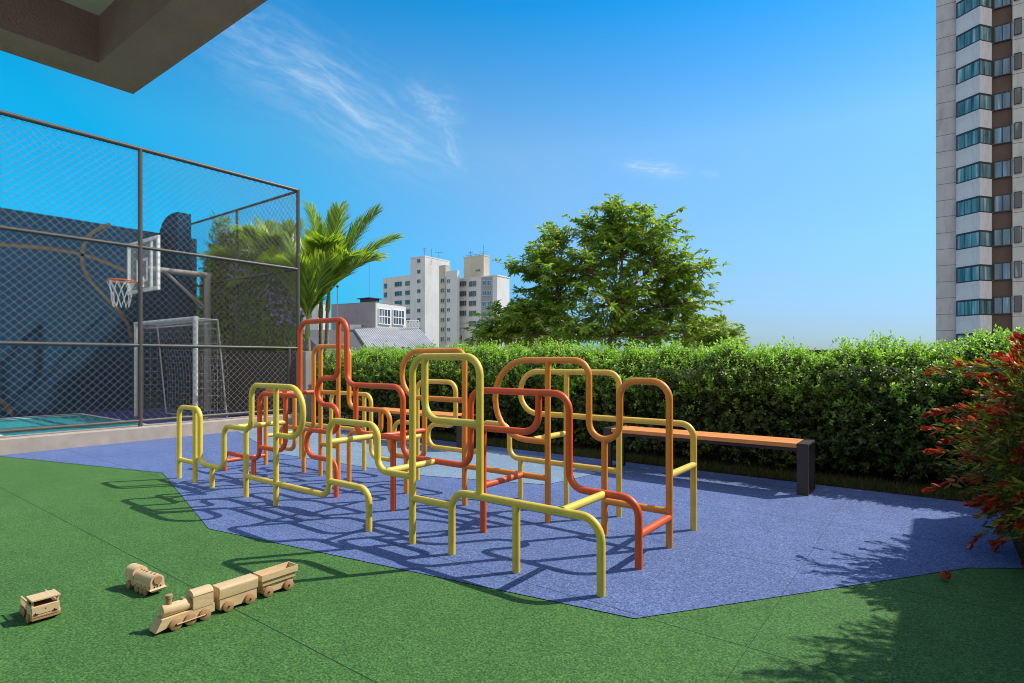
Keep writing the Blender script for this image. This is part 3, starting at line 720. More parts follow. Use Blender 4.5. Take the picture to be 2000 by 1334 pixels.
# ------------------------------------------------------------------ hedge
HX0, HX1 = -10.35, 1.42
hd = thing('hedge', 'long dense clipped green hedge with bright young shoots on top, behind the benches', 'hedge', (-4.5, 7.45, 0))
def htop(x):
    t = 1.45 + .11 * fbm(x, 0, .9) + .08 * fbm(x, 7, 3.0)
    t -= .17 * math.exp(-((x + 1.15) / .26) ** 2) + .08 * math.exp(-((x + .15) / .2) ** 2) + .07 * math.exp(-((x + 3.6) / .3) ** 2)
    return t + .04 * max(0, (x - .2))
def hfront(x, z):
    """front face: bulges and hollows, leaning back towards the rounded top"""
    return 7.02 + .13 * fbm(x, z, 1.1) + .11 * fbm(x + 9, z, 3.0) + .12 * max(0, (.35 - z)) - .02
xs = np.linspace(HX0, HX1, 260); tops = np.array([htop(x) for x in xs])
def T(x): return np.interp(x, xs, tops)
def Fy(x, z): return np.array([hfront(a, b) for a, b in zip(x, z)])
def crown(x, y):
    """top surface: rises at about 45 degrees from the front shoulder, then level"""
    lump = np.array([.07 * fbm(a, b * 1.3, 2.3) + .05 * fbm(a + 4, b, 5.0) for a, b in zip(x, y)])
    return T(x) - .40 * np.clip((7.42 - y) / .42, 0, 1) ** 1.6 - .10 * np.clip((y - 7.8) / .15, 0, 1) + lump
SHO = .40
LL, LW = .049, .029
# front sprigs below the shoulder
n = 5200; x = RNG.uniform(HX0, HX1, n); z = .09 + (T(x) - SHO + .06) * RNG.uniform(0, 1, n) ** .9
keep = RNG.uniform(0, 1, n) < np.interp(x, [HX0, -4, HX1], [.55, .8, 1.0]); x, z = x[keep], z[keep]; n = len(x)
y = Fy(x, z) + np.abs(RNG.normal(0, .08, n))
B = np.stack([x, y, z], 1); Dr = np.stack([RNG.normal(0, .55, n), RNG.normal(-.75, .35, n), RNG.normal(.45, .5, n)], 1)
V1 = sprigs(B, Dr, RNG.uniform(.06, .12, n), 4, LL, LW, 1.0)
S1 = stems(B, unit(Dr), RNG.uniform(.08, .14, n), .0016)
n = 2600; x = RNG.uniform(HX0, HX1, n); z = .12 + (T(x) - SHO) * RNG.uniform(0, 1, n); y = Fy(x, z) + .15 + np.abs(RNG.normal(0, .10, n))
B = np.stack([x, y, z], 1); V2 = sprigs(B, np.stack([RNG.normal(0, .7, n), RNG.normal(-.5, .4, n), RNG.normal(.5, .5, n)], 1), RNG.uniform(.08, .14, n), 4, LL, LW, 1.05)
# crown: older leaves just below the surface
n = 3800; x = RNG.uniform(HX0, HX1, n); y = 7.0 + .92 * RNG.uniform(0, 1, n) ** 1.15; z = crown(x, y) - .10 - np.abs(RNG.normal(0, .06, n))
B = np.stack([x, y, z], 1); V3 = sprigs(B, np.stack([RNG.normal(0, .5, n), RNG.normal(-.35, .5, n), RNG.normal(.8, .3, n)], 1), RNG.uniform(.07, .12, n), 4, LL, LW, 1.0)
V, F = join([V1, V2, V3]); npmesh('foliage', V, F, M['hedge'], parent=hd)
# young shoots over the crown and the upper front
n = 5400; x = RNG.uniform(HX0, HX1, n); y = 6.99 + .92 * RNG.uniform(0, 1, n) ** 1.25; z = crown(x, y) - .05 + RNG.normal(0, .03, n) + .08 * (RNG.uniform(0, 1, n) > .95)
B = np.stack([x, y, z], 1); Dr = np.stack([RNG.normal(.12, .45, n), RNG.normal(-.05, .4, n), RNG.normal(.95, .3, n)], 1)
V4 = sprigs(B, Dr, RNG.uniform(.06, .13, n), 4, .043, .026, .95); S4 = stems(B, unit(Dr), RNG.uniform(.08, .13, n), .0014)
n = 900; x = RNG.uniform(HX0, HX1, n); z = T(x) - SHO - np.abs(RNG.normal(.0, .16, n)); y = Fy(x, z) - .02 + np.abs(RNG.normal(0, .04, n))
B = np.stack([x, y, z], 1); V5 = sprigs(B, np.stack([RNG.normal(0, .5, n), RNG.normal(-.6, .3, n), RNG.normal(.7, .3, n)], 1), RNG.uniform(.06, .12, n), 4, .045, .027, .95)
V, F = join([V4, V5]); npmesh('young_shoots', V, F, M['shoots'], parent=hd)
# stems at the foot
m = MB()
for i in range(64):
    x0 = HX0 + .12 + i * (HX1 - HX0 - .2) / 63 + random.uniform(-.05, .05); y0 = 7.4 + random.uniform(-.1, .15)
    m.tube([(x0, y0, 0), (x0 + random.uniform(-.04, .04), y0 - .02, .25), (x0 + random.uniform(-.1, .1), y0 - .1, .6)], [.012, .010, .006], 6)
ob = m.build('stems', M['twig'], hd, True)
V, F = join([S1, S4]); npmesh('twigs', V, F, M['twig'], parent=hd)
# dark core sheet closing the hedge; its colour carries the shade inside
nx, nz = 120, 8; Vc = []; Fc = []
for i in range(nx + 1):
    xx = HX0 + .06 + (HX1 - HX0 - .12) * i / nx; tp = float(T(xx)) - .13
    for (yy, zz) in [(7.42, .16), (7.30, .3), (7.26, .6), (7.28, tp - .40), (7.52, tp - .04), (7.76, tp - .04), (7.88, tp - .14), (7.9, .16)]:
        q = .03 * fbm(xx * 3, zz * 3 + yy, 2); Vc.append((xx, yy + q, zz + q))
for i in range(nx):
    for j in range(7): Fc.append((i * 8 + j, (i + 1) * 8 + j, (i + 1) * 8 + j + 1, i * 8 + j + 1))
npmesh('inner_shade_core', np.array(Vc), np.array(Fc), M['hedgecore'], parent=hd, smooth=True)

# ------------------------------------------------------------------ big tree beyond the parapet
TD = 12.4
tr = thing('tree', 'large airy green tree standing behind the hedge', 'tree', tuple(bearing(1192, TD, -6)))
def at(px, py, dd=0): return bearing(px, TD + dd, zat(py, TD + dd))
lobes = [(1212, 425, 52, 48, 0), (1165, 452, 58, 46, .3), (1262, 455, 75, 48, -.2), (1210, 505, 95, 60, .2), (1290, 515, 78, 52, .1), (1345, 525, 68, 40, -.1), (1080, 480, 50, 40, .1), (1055, 525, 70, 52, -.2), (1095, 560, 85, 58, .5), (1140, 530, 60, 50, -.4), (1040, 600, 82, 46, .1), (985, 618, 55, 34, -.3), (1190, 590, 95, 58, -.6), (1270, 590, 85, 54, .4), (1340, 590, 68, 42, -.2), (940, 655, 44, 24, 0), (1010, 650, 66, 32, .3), (1110, 640, 95, 42, -.4), (1220, 645, 95, 42, .2), (1320, 645, 88, 40, -.3), (1395, 648, 58, 28, .1), (1420, 665, 42, 20, .3)]
m = MB(); trunk_top = at(1196, 655); root = bearing(1192, TD, -6)
m.tube([root, root.lerp(trunk_top, .4) + Vector((.1, .05, 0)), root.lerp(trunk_top, .8) + Vector((-.03, 0, 0)), trunk_top, at(1202, 615), at(1212, 560), at(1216, 490), at(1214, 430)], [.17, .14, .11, .085, .055, .038, .022, .008], 10)
st2 = at(1112, 690, .4)
m.tube([root.lerp(trunk_top, .82), st2 + Vector((0, 0, -.3)), at(1110, 640, .4), at(1095, 590, .3), at(1078, 520, .1)], [.08, .06, .045, .03, .012], 8)
spP, spD = [], []
axisnodes = [at(1196, 655), at(1202, 615), at(1210, 570), at(1216, 500), at(1110, 640, .4), at(1095, 590, .3), at(1196, 672)]
rr = random.Random(11)
for (px, py, rx, ry, dd) in lobes:
    c = at(px, py, dd); sx = rx / FPX * TD; sz = ry / FPX * TD; sy = (sx + .25) * 1.0
    cand = [a for a in axisnodes if a.z < c.z + .15] or [axisnodes[-1]]
    a0 = min(cand, key=lambda q: (q - c).length)
    mid = a0.lerp(c, .55) + Vector((0, 0, -.06 * (c - a0).length)); 
    m.tube([a0, mid, c], [.026, .017, .009], 6)
    for i in range(int(18 + 33 * sx * sz)):
        u = Vector((rr.gauss(0, 1), rr.gauss(0, 1), rr.gauss(0, 1))).normalized() * (rr.uniform(.35, 1.0) ** .6) * (1.22 if rr.random() < .22 else 1.0)
        cxv = Vector((.8, .6, 0)); cyv = Vector((-.6, .8, 0))
        e = c + cxv * (u.x * sx) + cyv * (u.y * sy * .9) + Vector((0, 0, u.z * sz))
        s0 = a0.lerp(c, rr.uniform(.45, 1.0))
        md = s0.lerp(e, .5) + Vector((0, 0, .04))
        m.tube([s0, md, e], [.009, .006, .0025], 4, False)
        dirn = (e - s0).normalized()
        ns = 6
        for k in range(ns):
            f = .35 + .65 * (k + rr.random()) / ns
            p = s0.lerp(e, f) + Vector((0, 0, .03 * math.sin(f * math.pi)))
            ang = rr.uniform(0, 6.28)
            h = Vector((math.cos(ang), math.sin(ang), 0)) * .7 + dirn * .6 + Vector((0, 0, rr.gauss(.12, .32)))
            spP.append(tuple(p)); spD.append(tuple(h.normalized()))
m.build('trunk', M['bark'], tr, True)
B = np.array(spP); Dr = np.array(spD); n = len(B)
# pinnate sprays: leaflets in a drooping flat row
parts = []; Ls = RNG.uniform(.14, .26, n); side = unit(np.cross(Dr, np.array([0, 0, 1.])) + RNG.normal(0, .15, (n, 3)))
for k in range(5):
    t = (k + .5) / 5
    for s in (1, -1):
        d = unit(Dr * .65 + side * s * .8 + np.array([0, 0, -.12]) + RNG.normal(0, .26, (n, 3)))
        pos = B + Dr * (Ls * t)[:, None] - np.array([0, 0, 1.]) * (Ls * .22 * t * t)[:, None]
        U = unit(np.array([0, 0, 1.]) + RNG.normal(0, .55, (n, 3)))
        sz = RNG.uniform(.7, 1.25, n); parts.append(strips(pos, d, U, .118 * sz, .044 * sz, .3, (.15, 1, .7, .05)))
parts.append(strips(B + Dr * Ls[:, None] - np.array([0, 0, 1.]) * (Ls * .22)[:, None], unit(Dr + np.array([0, 0, -.35])), unit(np.array([0, 0, 1.]) + RNG.normal(0, .2, (n, 3))), .10, .036, .3, (.15, 1, .7, .05)))
V, F = join(parts); npmesh('crown', V, F, M['tree'], parent=tr)

# ------------------------------------------------------------------ palms
def frond(base, az, elev, L, droop, parent, wl=.72, nl=82, twist=0):
    d = Vector((math.cos(az) * math.cos(elev), math.sin(az) * math.cos(elev), math.sin(elev)))
    hor = Vector((math.cos(az), math.sin(az), 0)); pts = []
    for i in range(15):
        t = i / 14; pts.append(base + d * (L * t) + Vector((0, 0, -1)) * (droop * L * t ** 2.2) + hor * (.08 * L * t * t))
    m = MB(); m.tube(pts, [.016 * (1 - .85 * i / 14) for i in range(15)], 6); 
    Pn, Dn, Un, Ln = [], [], [], []
    sv = Vector((-math.sin(az), math.cos(az), 0))
    for i in range(nl):
        t = .10 + .90 * i / (nl - 1); k = min(int(t * 14), 13); f = t * 14 - k; p = pts[k].lerp(pts[k + 1], f); tg = (pts[k + 1] - pts[k]).normalized()
        up = sv.cross(tg); up = up if up.z > 0 else -up
        ll = wl * (math.sin(math.pi * (.12 + .80 * t)) ** .7) * random.uniform(.9, 1.08)
        for s in (1, -1):
            dd = tg * (1.0 + .5 * t) + sv * s * .68 + up * .42 + Vector((random.gauss(0, .08), random.gauss(0, .08), random.gauss(0, .08)))
            Pn.append(p); Dn.append(dd.normalized()); Un.append((up + Vector((0, 0, .3))).normalized()); Ln.append(ll)
    V, F = strips(np.array(Pn), np.array(Dn), np.array(Un), np.array(Ln), .038, RNG.uniform(.12, .38, len(Pn)), (.5, 1, .8, .05))
    r = np.array(m.v); Fr = np.array([f for f in m.f if len(f) == 4])
    Vv, Ff = join([(V, F), (r, Fr)]); mi = np.concatenate([np.zeros(len(F)), np.ones(len(Fr))])
    return npmesh('frond', Vv, Ff, [M['palm'], M['rachis']], mi, parent)
def palm(base, top, rbase, fronds, label, group='palms beside the court corner', L=1.9, shaft=.55):
    t = thing('palm_tree', label, 'palm', tuple(base), group=group)
    base = Vector(base); top = Vector(top); m = MB(); pts = []; rad = []
    for i in range(40):
        f = i / 39; p = base.lerp(top, f) + Vector((.05 * math.sin(f * 3), 0, 0)); pts.append(p); rad.append(rbase * (1.25 - .35 * f) * (1 + (.09 if i % 2 else 0)))
    m.tube(pts, rad, 10); m.build('trunk', M['palmbark'], t, True)
    m = MB(); ax = (top - base).normalized(); m.tube([top - ax * .02, top + ax * .12, top + ax * shaft], [rbase * 1.1, rbase * 1.15, rbase * .45], 10); m.build('crownshaft', M['palmshaft'], t, True)
    for (az, el, l, dr) in fronds: frond(top + ax * (shaft * .75), az, el, l, dr, t)
    return t
# image-right direction is azimuth of (.8,.6) = 36.9 deg; towards the camera is (.6,-.8) = -53 deg
AR = math.atan2(.6, .8)
p1b = bearing(601, 12.3, 0)
palm(p1b, p1b + Vector((0, 0, 1.75)), .05, [(AR + .2, 1.36, 1.65, .10), (AR - .7, 1.2, 1.5, .16), (AR + 3.3, 1.25, 1.85, .16), (AR + 2.7, 1.4, 1.9, .08), (AR + 1.4, 1.45, 1.8, .08), (AR + 4.6, 1.2, 1.4, .2), (AR + 3.8, 1.12, 1.5, .2), (AR + .9, 1.1, 1.4, .2)], 'shorter palm with upright feathery fronds right beside the court corner post')
p2b = bearing(626, 13.2, 0); p2t = bearing(640, 13.2, zat(606, 13.2))
palm(p2b, p2t, .05, [(AR, 1.18, 2.4, .15), (AR + .05, .9, 2.15, .20), (AR - .4, .8, 1.7, .3), (AR + 2.9, 1.42, 2.15, .08), (AR + 1.2, 1.48, 2.15, .06), (AR + 3.3, 1.15, 2.0, .2), (AR + 3.6, .85, 1.7, .35), (AR - 1.3, 1.05, 1.7, .3), (AR + 2.2, 1.2, 2.0, .2), (AR + .5, 1.3, 2.1, .12)], 'taller leaning palm with long fronds reaching right over the hedge end')
p3b = Vector((-13.05, 7.75, 0)); p3t = Vector((-13.0, 7.8, 2.75))
palm(p3b, p3t, .055, [(AR + .1, .95, 2.2, .32), (AR + .5, 1.2, 2.2, .25), (AR - .4, .8, 2.0, .4), (AR + 3.0, .95, 2.3, .32), (AR + 3.5, .75, 2.0, .4), (AR + 2.4, 1.25, 2.2, .22), (AR + 4.4, 1.0, 1.9, .3), (AR + 1.5, 1.3, 2.1, .2), (AR - 1.3, .9, 2.0, .35), (AR + 5.2, .6, 1.9, .4)], 'palm behind the chain link at the end of the court')
p4b = Vector((-11.6, 7.9, 0)); palm(p4b, p4b + Vector((.05, .05, 2.3)), .05, [(AR + 3.0, .85, 2.1, .4), (AR + .2, 1.0, 1.9, .35), (AR + 3.4, .6, 2.0, .42), (AR - .8, .9, 1.9, .35), (AR + 2.4, 1.1, 2.0, .3), (AR + 4.3, .8, 1.9, .4), (AR + 1.2, 1.25, 1.9, .25), (AR + 5., 1., 1.9, .3)], 'palm with drooping fronds behind the violet shrub, next to the fence corner')

# ------------------------------------------------------------------ flowering shrubs behind the court end
def shrub(name, label, c, r, nsp, leafmatn, flowermat, group, leafL=.095, leafW=.042, nfl=900, fl=.04, stemcol='twig', top=None):
    t = thing(name, label, 'shrub', (c[0], c[1], 0), group=group)
    c = np.array(c); r = np.array(r); u = rnd_unit(nsp) * (RNG.uniform(.15, 1, (nsp, 1)) ** .45)
    bumpy = np.array([1 + .28 * noise.noise(Vector(q * 2.2 + c)) for q in u])[:, None]
    B = c + u * r * bumpy; B[:, 2] = np.maximum(B[:, 2], .08)
    Dr = unit(u * .8 + np.array([0, 0, .35]) + RNG.normal(0, .5, (nsp, 3)))
    V, F = sprigs(B, Dr, RNG.uniform(.10, .22, nsp), 5, leafL, leafW, 1.0, .12)
    npmesh('foliage', V, F, M[leafmatn], parent=t)
    m = MB()
    for i in range(36):
        q = B[random.randrange(nsp)]; b0 = Vector((c[0] + random.uniform(-.12, .12), c[1] + random.uniform(-.12, .12), 0)); e = Vector(q)
        m.tube([b0, b0.lerp(e, .5) + Vector((0, 0, .15)), e], [.016, .010, .003], 5)
    m.build('stems', M[stemcol], t, True)
    if nfl:
        u = rnd_unit(nfl); u[:, 2] = np.abs(u[:, 2]) * .8 + u[:, 2] * .2
        P0 = c + unit(u) * r * RNG.uniform(.9, 1.12, (nfl, 1)); parts = []
        for k in range(5):
            a = 2 * math.pi * k / 5; X = unit(np.cross(u, np.array([.3, .5, 1.]))); Y = np.cross(u, X)
            d = unit(X * math.cos(a) + Y * math.sin(a) + u * .35); parts.append(strips(P0, d, unit(u), fl * RNG.uniform(.8, 1.3, nfl), fl * .7, .2, (.3, 1, .6)))
        V, F = join(parts); npmesh('flowers', V, F, M[flowermat], parent=t)
    return t
def onplane(px, Y): a = (px - 1000) / FPX; d = Y / (.6 * a + .8); return d * (.8 * a - .6)
shrub('flowering_shrub', 'tall violet flowering shrub behind the court end fence, nearest the corner post', (-12.4, 7.2, 2.05), (.9, .42, 2.0), 3000, 'shrub', 'purple', 'violet flowering shrubs behind the court', nfl=560)
shrub('flowering_shrub', 'violet flowering shrub behind the court end fence, left of the palm', (-14.1, 7.12, 2.3), (1.25, .42, 2.35), 5200, 'shrub', 'purple', 'violet flowering shrubs behind the court', nfl=520)
m = MB(); m.box(-17, -10.13, 6.802, 9.2, -6, .0); struct('court_end_bed', m, M['soil'])

# ------------------------------------------------------------------ red flowering bush, right edge
def red_bush(label, c, r, nsp, nfl, long_shoots):
    t = thing('red_flowering_bush', label, 'bush', (c[0], c[1], 0.012), group='red flowering bushes by the building')
    c = np.array(c); r = np.array(r)
    u = rnd_unit(nsp) * (RNG.uniform(.1, 1, (nsp, 1)) ** .4); bumpy = np.array([1 + .25 * noise.noise(Vector(q * 2.5 + c)) for q in u])[:, None]
    B = c + u * r * bumpy; B = B[B[:, 2] > .1]; n = len(B); q = unit(B - c)
    Dr = unit(q * 1.0 + np.array([0, 0, .05]) + RNG.normal(0, .35, (n, 3)))
    if long_shoots:
        m_ = 26; a_ = RNG.uniform(math.pi * .75, math.pi * 1.6, m_); e_ = RNG.uniform(-.25, .2, m_)
        Bl = c + np.stack([np.cos(a_) * r[0] * .8, np.sin(a_) * r[1] * .8, RNG.uniform(-.55, .75, m_) * r[2]], 1); Dl = np.stack([np.cos(a_), np.sin(a_), e_], 1)
        for k in range(3): B = np.concatenate([B, Bl + Dl * (.10 * k)]); Dr = np.concatenate([Dr, unit(Dl + RNG.normal(0, .15, (m_, 3)))])
        n = len(B)
    V, F = sprigs(B, Dr, RNG.uniform(.12, .24, n), 6, .070, .018, .95, .02, True, (.2, 1, .8, .05), -.28)
    npmesh('foliage', V, F, M['olive'], parent=t)
    m = MB()
    for i in range(70):
        qv = Vector(B[random.randrange(n)]); b0 = Vector((c[0] + random.uniform(-.15, .15), c[1] + random.uniform(-.15, .15), 0.012))
        m.tube([b0, b0.lerp(qv, .55) + Vector((0, 0, .12)), qv], [.012, .007, .002], 5)
    m.build('stems', M['twig'], t, True)
    # red bracts in short spikes at the shoot tips
    idx = RNG.choice(np.where(np.linalg.norm((B - c) / r, axis=1) > .62)[0], nfl)
    Bf = B[idx] + Dr[idx] * RNG.uniform(.06, .2, (nfl, 1)); Df = unit(Dr[idx] + RNG.normal(0, .2, (nfl, 3)))
    V, F = sprigs(Bf, Df, RNG.uniform(.06, .13, nfl), 4, .064, .021, .9, .0, True, (.35, 1, .8, .1), -.4)
    V2, F2 = sprigs(Bf + Df * .09, Df, RNG.uniform(.01, .03, nfl), 2, .042, .032, .7, .0, True, (.5, 1, .9, .5), -.3)
    V, F = join([(V, F), (V2, F2)])
    npmesh('bracts', V, F, M['bract'], parent=t)
    return t
red_bush('bush with red flowers and olive leaves leaning in at the right edge', (.82, 5.04, .70), (.54, .66, .74), 1500, 470, True)
red_bush('tall red flowered bush against the building wall, outside the right edge', (1.08, 4.15, 1.35), (.42, .75, 1.25), 1100, 160, False)

V, F = sprigs(np.array([[.05, 4.2, .012]]), np.array([[-.3, -.2, .5]]), np.array([.02]), 3, .05, .035, 1.0, .0, True, (.5, 1, .9, .4), -.4)
tag(npmesh('fallen_flower', V, F, M['bract']), 'single red flower fallen on the green floor in the shade', 'flower')

# ------------------------------------------------------------------ toys
def wheels(t, xs, yo, r, thick, mat='wheelwood', pin=True):
    for x in xs:
        for s in (1, -1):
            m = MB(); m.lathe([(r * .9, -thick / 2), (r, -thick / 2 + .0015), (r, thick / 2 - .0015), (r * .93, thick / 2)], (x, s * yo, r), 'y', 24)
            wobj = m.build('wheel', M[mat], t, True, True)
            if pin:
                p = MB(); y0 = s * (yo + thick / 2); p.lathe([(.0045, -.001), (.0045, .004), (.003, .005)] if s > 0 else [(.003, -.005), (.0045, -.004), (.0045, .001)], (x, y0, r), 'y', 10)
                p.build('axle_pin', M['bore'], wobj, True, True)
grp = 'wooden toys on the green floor'
lo = thing('toy_locomotive', 'pale wooden toy steam engine with chimney, heading the toy train', 'toy train', (-2.972, 1.268, 0), R(-90), grp)
m = MB(); m.prism([(.138, .012), (.108, .066), (-.135, .066), (-.135, .026), (.085, .022)], 'y', -.036, .036); m.build('chassis', M['wood'], lo, local=True)
m = MB(); m.lathe([(.027, -.03), (.0285, -.028), (.0285, .094), (.027, .097)], (0, 0, .0935), 'x', 28); m.build('boiler', M['wood'], lo, True, True)
m = MB(); cab = [(-.038, .0662), (.038, .0662), (.038, .128)] + [(.041 * math.cos(a), .128 + .026 * math.sin(a)) for a in np.linspace(.12, math.pi - .12, 12)] + [(-.038, .128)]
m.prism(cab, 'x', -.128, -.031); m.build('cab', M['wood'], lo, True, True, 30)
m = MB(); m.lathe([(.013, 0), (.013, .03), (.0165, .032), (.0165, .047), (.015, .048)], (.066, 0, .117), 'z', 20); m.build('chimney', M['wheelwood'], lo, True, True)
m = MB(); m.lathe([(.007, 0), (.007, .014), (.005, .016)], (.005, 0, .118), 'z', 14); m.build('steam_dome', M['wheelwood'], lo, True, True)
wheels(lo, (.052, -.016, -.084), .0435, .0285, .012)
m = MB()
for s in (1, -1): m.tube([(.050, s * .0535, .030), (-.082, s * .0535, .030)], .0028, 8)
m.build('coupling_rod', M['wood'], lo, True, True)
ca = thing('toy_carriage', 'pale wooden toy carriage with closed roof between the engine and the open wagon', 'toy train', (-2.972, 1.527, 0), R(-90), grp)
m = MB(); m.prism([(.098, .016), (.098, .075), (-.098, .075), (-.098, .016)], 'y', -.036, .036); m.build('chassis', M['wood'], ca, local=True)
m = MB(); top = [(-.040, .0752), (.040, .0752), (.0445, .118)] + [(.0345 + .010 * math.cos(a), .120 + .012 * math.sin(a)) for a in np.linspace(.2, math.pi / 2, 5)] + [(-.0345 - .010 * math.cos(a), .120 + .012 * math.sin(a)) for a in np.linspace(math.pi / 2, .2, 5)] + [(-.0445, .118)]
for x0, x1 in ((.034, .102), (-.033, .0335), (-.102, -.0335)): m.prism(top, 'x', x0, x1)
m.build('body', M['wood'], ca, True, True, 30)
m = MB(); m.tube([(.098, 0, .035), (.128, 0, .035)], .004, 8); m.build('coupling', M['wheelwood'], ca, True, True)
wheels(ca, (.058, -.057), .0435, .0285, .012)
wa_ = thing('toy_wagon', 'pale wooden toy open wagon at the tail of the toy train', 'toy train', (-2.972, 1.757, 0), R(-90), grp)
m = MB(); m.prism([(.088, .018), (.088, .066), (-.088, .066), (-.088, .018)], 'y', -.027, .027); m.build('chassis', M['wood'], wa_, local=True)
m = MB(); tt = .005
def tub(x, y, z): return [(-x, -y, z), (x, -y, z), (x, y, z), (-x, y, z)]
m.loft([tub(.098, .036, .0662), tub(.098, .038, .095), tub(.108, .046, .0955), tub(.108, .046, .128), tub(.108 - tt, .046 - tt, .128), tub(.096, .034, .085)], cap=True)
m.build('open_box', M['wood'], wa_, local=True)
m = MB(); m.tube([(.088, 0, .035), (.122, 0, .035)], .004, 8); m.build('coupling', M['wheelwood'], wa_, True, True)
wheels(wa_, (.066, -.054), .0375, .0285, .012)
# streamlined engine
sl_ = thing('toy_locomotive', 'rounded wooden toy engine with domes and eight small wheels, behind the toy train', 'toy train', (-3.575, 1.325, 0), R(7), grp)
def hump(wd, z0, zs, r_=None, n=10): return [(-wd, z0), (wd, z0), (wd, zs)] + [(wd * math.cos(a), zs + wd * .85 * math.sin(a)) for a in np.linspace(.15, math.pi - .15, n)] + [(-wd, zs)]
m = MB(); m.prism(hump(.036, .034, .078), 'x', -.05, .054); m.prism(hump(.037, .034, .078), 'x', .055, .122); m.build('boiler', M['wood'], sl_, True, True, 30)
m = MB(); m.prism(hump(.040, .066, .092), 'x', -.14, -.052); m.build('cab', M['wood'], sl_, True, True, 30)
m = MB(); m.prism(hump(.030, .03, .07), 'x', -.115, -.0505); m.build('cab_side', M['wood'], sl_, True, True, 30)
m = MB(); m.loft([[(-.12, -.03, .022), (.128, -.03, .022), (.128, .03, .022), (-.12, .03, .022)], [(-.12, -.034, .034), (.135, -.046, .034), (.135, .046, .034), (-.12, .034, .034)], [(-.12, -.034, .0395), (.123, -.040, .0395), (.123, .040, .0395), (-.12, .034, .0395)]]); m.build('running_board', M['wood'], sl_, local=True)
m = MB(); m.lathe([(.024, 0), (.024, .004), (.021, .007)], (.122, 0, .082), 'x', 24); m.build('smokebox_door', M['wheelwood'], sl_, True, True)
for y in (-.016, 0, .016):
    m = MB(); m.lathe([(.0045, 0), (.0045, .0025)], (.122, y, .047), 'x', 12); m.build('lamp_hole', M['bore'], sl_, True, True)
for x in (-.035, -.008, .02, .065, .1):
    m = MB(); m.lathe([(.007, 0), (.006, .007), (.003, .009)], (x, 0, .1065), 'z', 12); m.build('dome', M['wheelwood'], sl_, True, True)
wheels(sl_, (.075, .035, -.01), .0405, .0195, .010, pin=False); wheels(sl_, (-.105,), .0365, .0235, .010, pin=False)
for s in (1, -1):
    m = MB(); pts = [(x, s * .0405, .041 + .006 * math.sin((x + .03) * 155)) for x in np.linspace(-.04, .12, 30)]; m.tube(pts, .0035, 6); m.build('skirt_trim', M['wood'], sl_, True, True)
# truck
tk = thing('toy_truck', 'wooden toy truck with open cab windows and railed loading bed, at the far left', 'toy truck', (-3.64, .872, 0), 0, grp)
m = MB(); m.bbox(.005, .088, -.056, .056, .014, .082, .003); m.build('cab_body', M['wood'], tk, local=True)
m = MB(); m.box(.012, .08, -.050, .050, .0822, .0835); m.box(.012, .02, -.050, .050, .0836, .108); m.build('cab_interior', M['cabdark'], tk, local=True)
m = MB()
for x in (.010, .078):
    for y in (-.05, .05): m.box(x - .004, x + .004, y - .004, y + .004, .0825, .1095)
m.build('window_post', M['wood'], tk, local=True)
m = MB(); m.bbox(.0, .094, -.058, .058, .110, .119, .002); m.build('cab_roof', M['wood'], tk, local=True)
m = MB(); m.box(.0882, .093, -.054, .054, .018, .026); m.box(.0882, .093, -.054, .054, .031, .036); m.build('bumper', M['wheelwood'], tk, local=True)
m = MB()
for y in (-.040, .036): m.box(.0882, .0912, y - .008, y + .010, .040, .046); m.box(.0882, .0905, y - .002, y + .002, .046, .052)
m.box(.0882, .0895, -.002, .003, .062, .066); m.box(.0882, .0892, -.035, .030, .0415, .0428); m.build('grille_mark', M['bore'], tk, local=True)
m = MB(); m.box(-.12, .0048, -.03, .03, .028, .044); m.box(-.125, .0048, -.052, .052, .0442, .052); m.build('bed', M['wood'], tk, local=True)
for s in (1, -1):
    m = MB(); m.box(-.122, -.01, s * .050 - .003, s * .050 + .003, .082, .089)
    for x in np.linspace(-.118, -.014, 7): m.box(x - .002, x + .002, s * .050 - .002, s * .050 + .002, .0522, .0818)
    m.build('side_rail', M['wood'], tk, local=True)
wheels(tk, (.05,), .060, .022, .011, pin=False); wheels(tk, (-.06, -.1), .050, .022, .012, pin=False)

# ------------------------------------------------------------------ background buildings
class Block:
    """box turned by beta whose near vertical edge is on photo column c at depth d; left face reaches column l, right face column r"""
    def __init__(s, l, c, r, d, beta=R(35)):
        s.P = bearing(c, d); al = Vector((.8, .6, 0)); fw = Vector((-.6, .8, 0))
        s.dl = (-al * math.cos(beta) + fw * math.sin(beta)); s.dr = (al * math.sin(beta) + fw * math.cos(beta)); s.d = d
        s.Ll = s.solve(s.dl, l); s.Lr = s.solve(s.dr, r)
    def solve(s, dv, px):
        a = (px - 1000) / FPX; al = Vector((.8, .6, 0)); fw = Vector((-.6, .8, 0)); x0, y0, dx, dy = s.P.dot(al), s.P.dot(fw), dv.dot(al), dv.dot(fw)
        return (a * y0 - x0) / (dx - a * dy)
    def depth(s, dv, t): return (s.P + dv * t).dot(Vector((-.6, .8, 0)))
    def box(s, z0, z1, mb, grow=0):
        a, b, c, d = s.P, s.P + s.dl * s.Ll, s.P + s.dl * s.Ll + s.dr * s.Lr, s.P + s.dr * s.Lr
        ctr = (a + c) / 2; q = [ctr + (p - ctr) * (1 + grow) for p in (a, d, c, b)]
        mb.loft([[(p.x, p.y, z0) for p in q], [(p.x, p.y, z1) for p in q]]); return mb
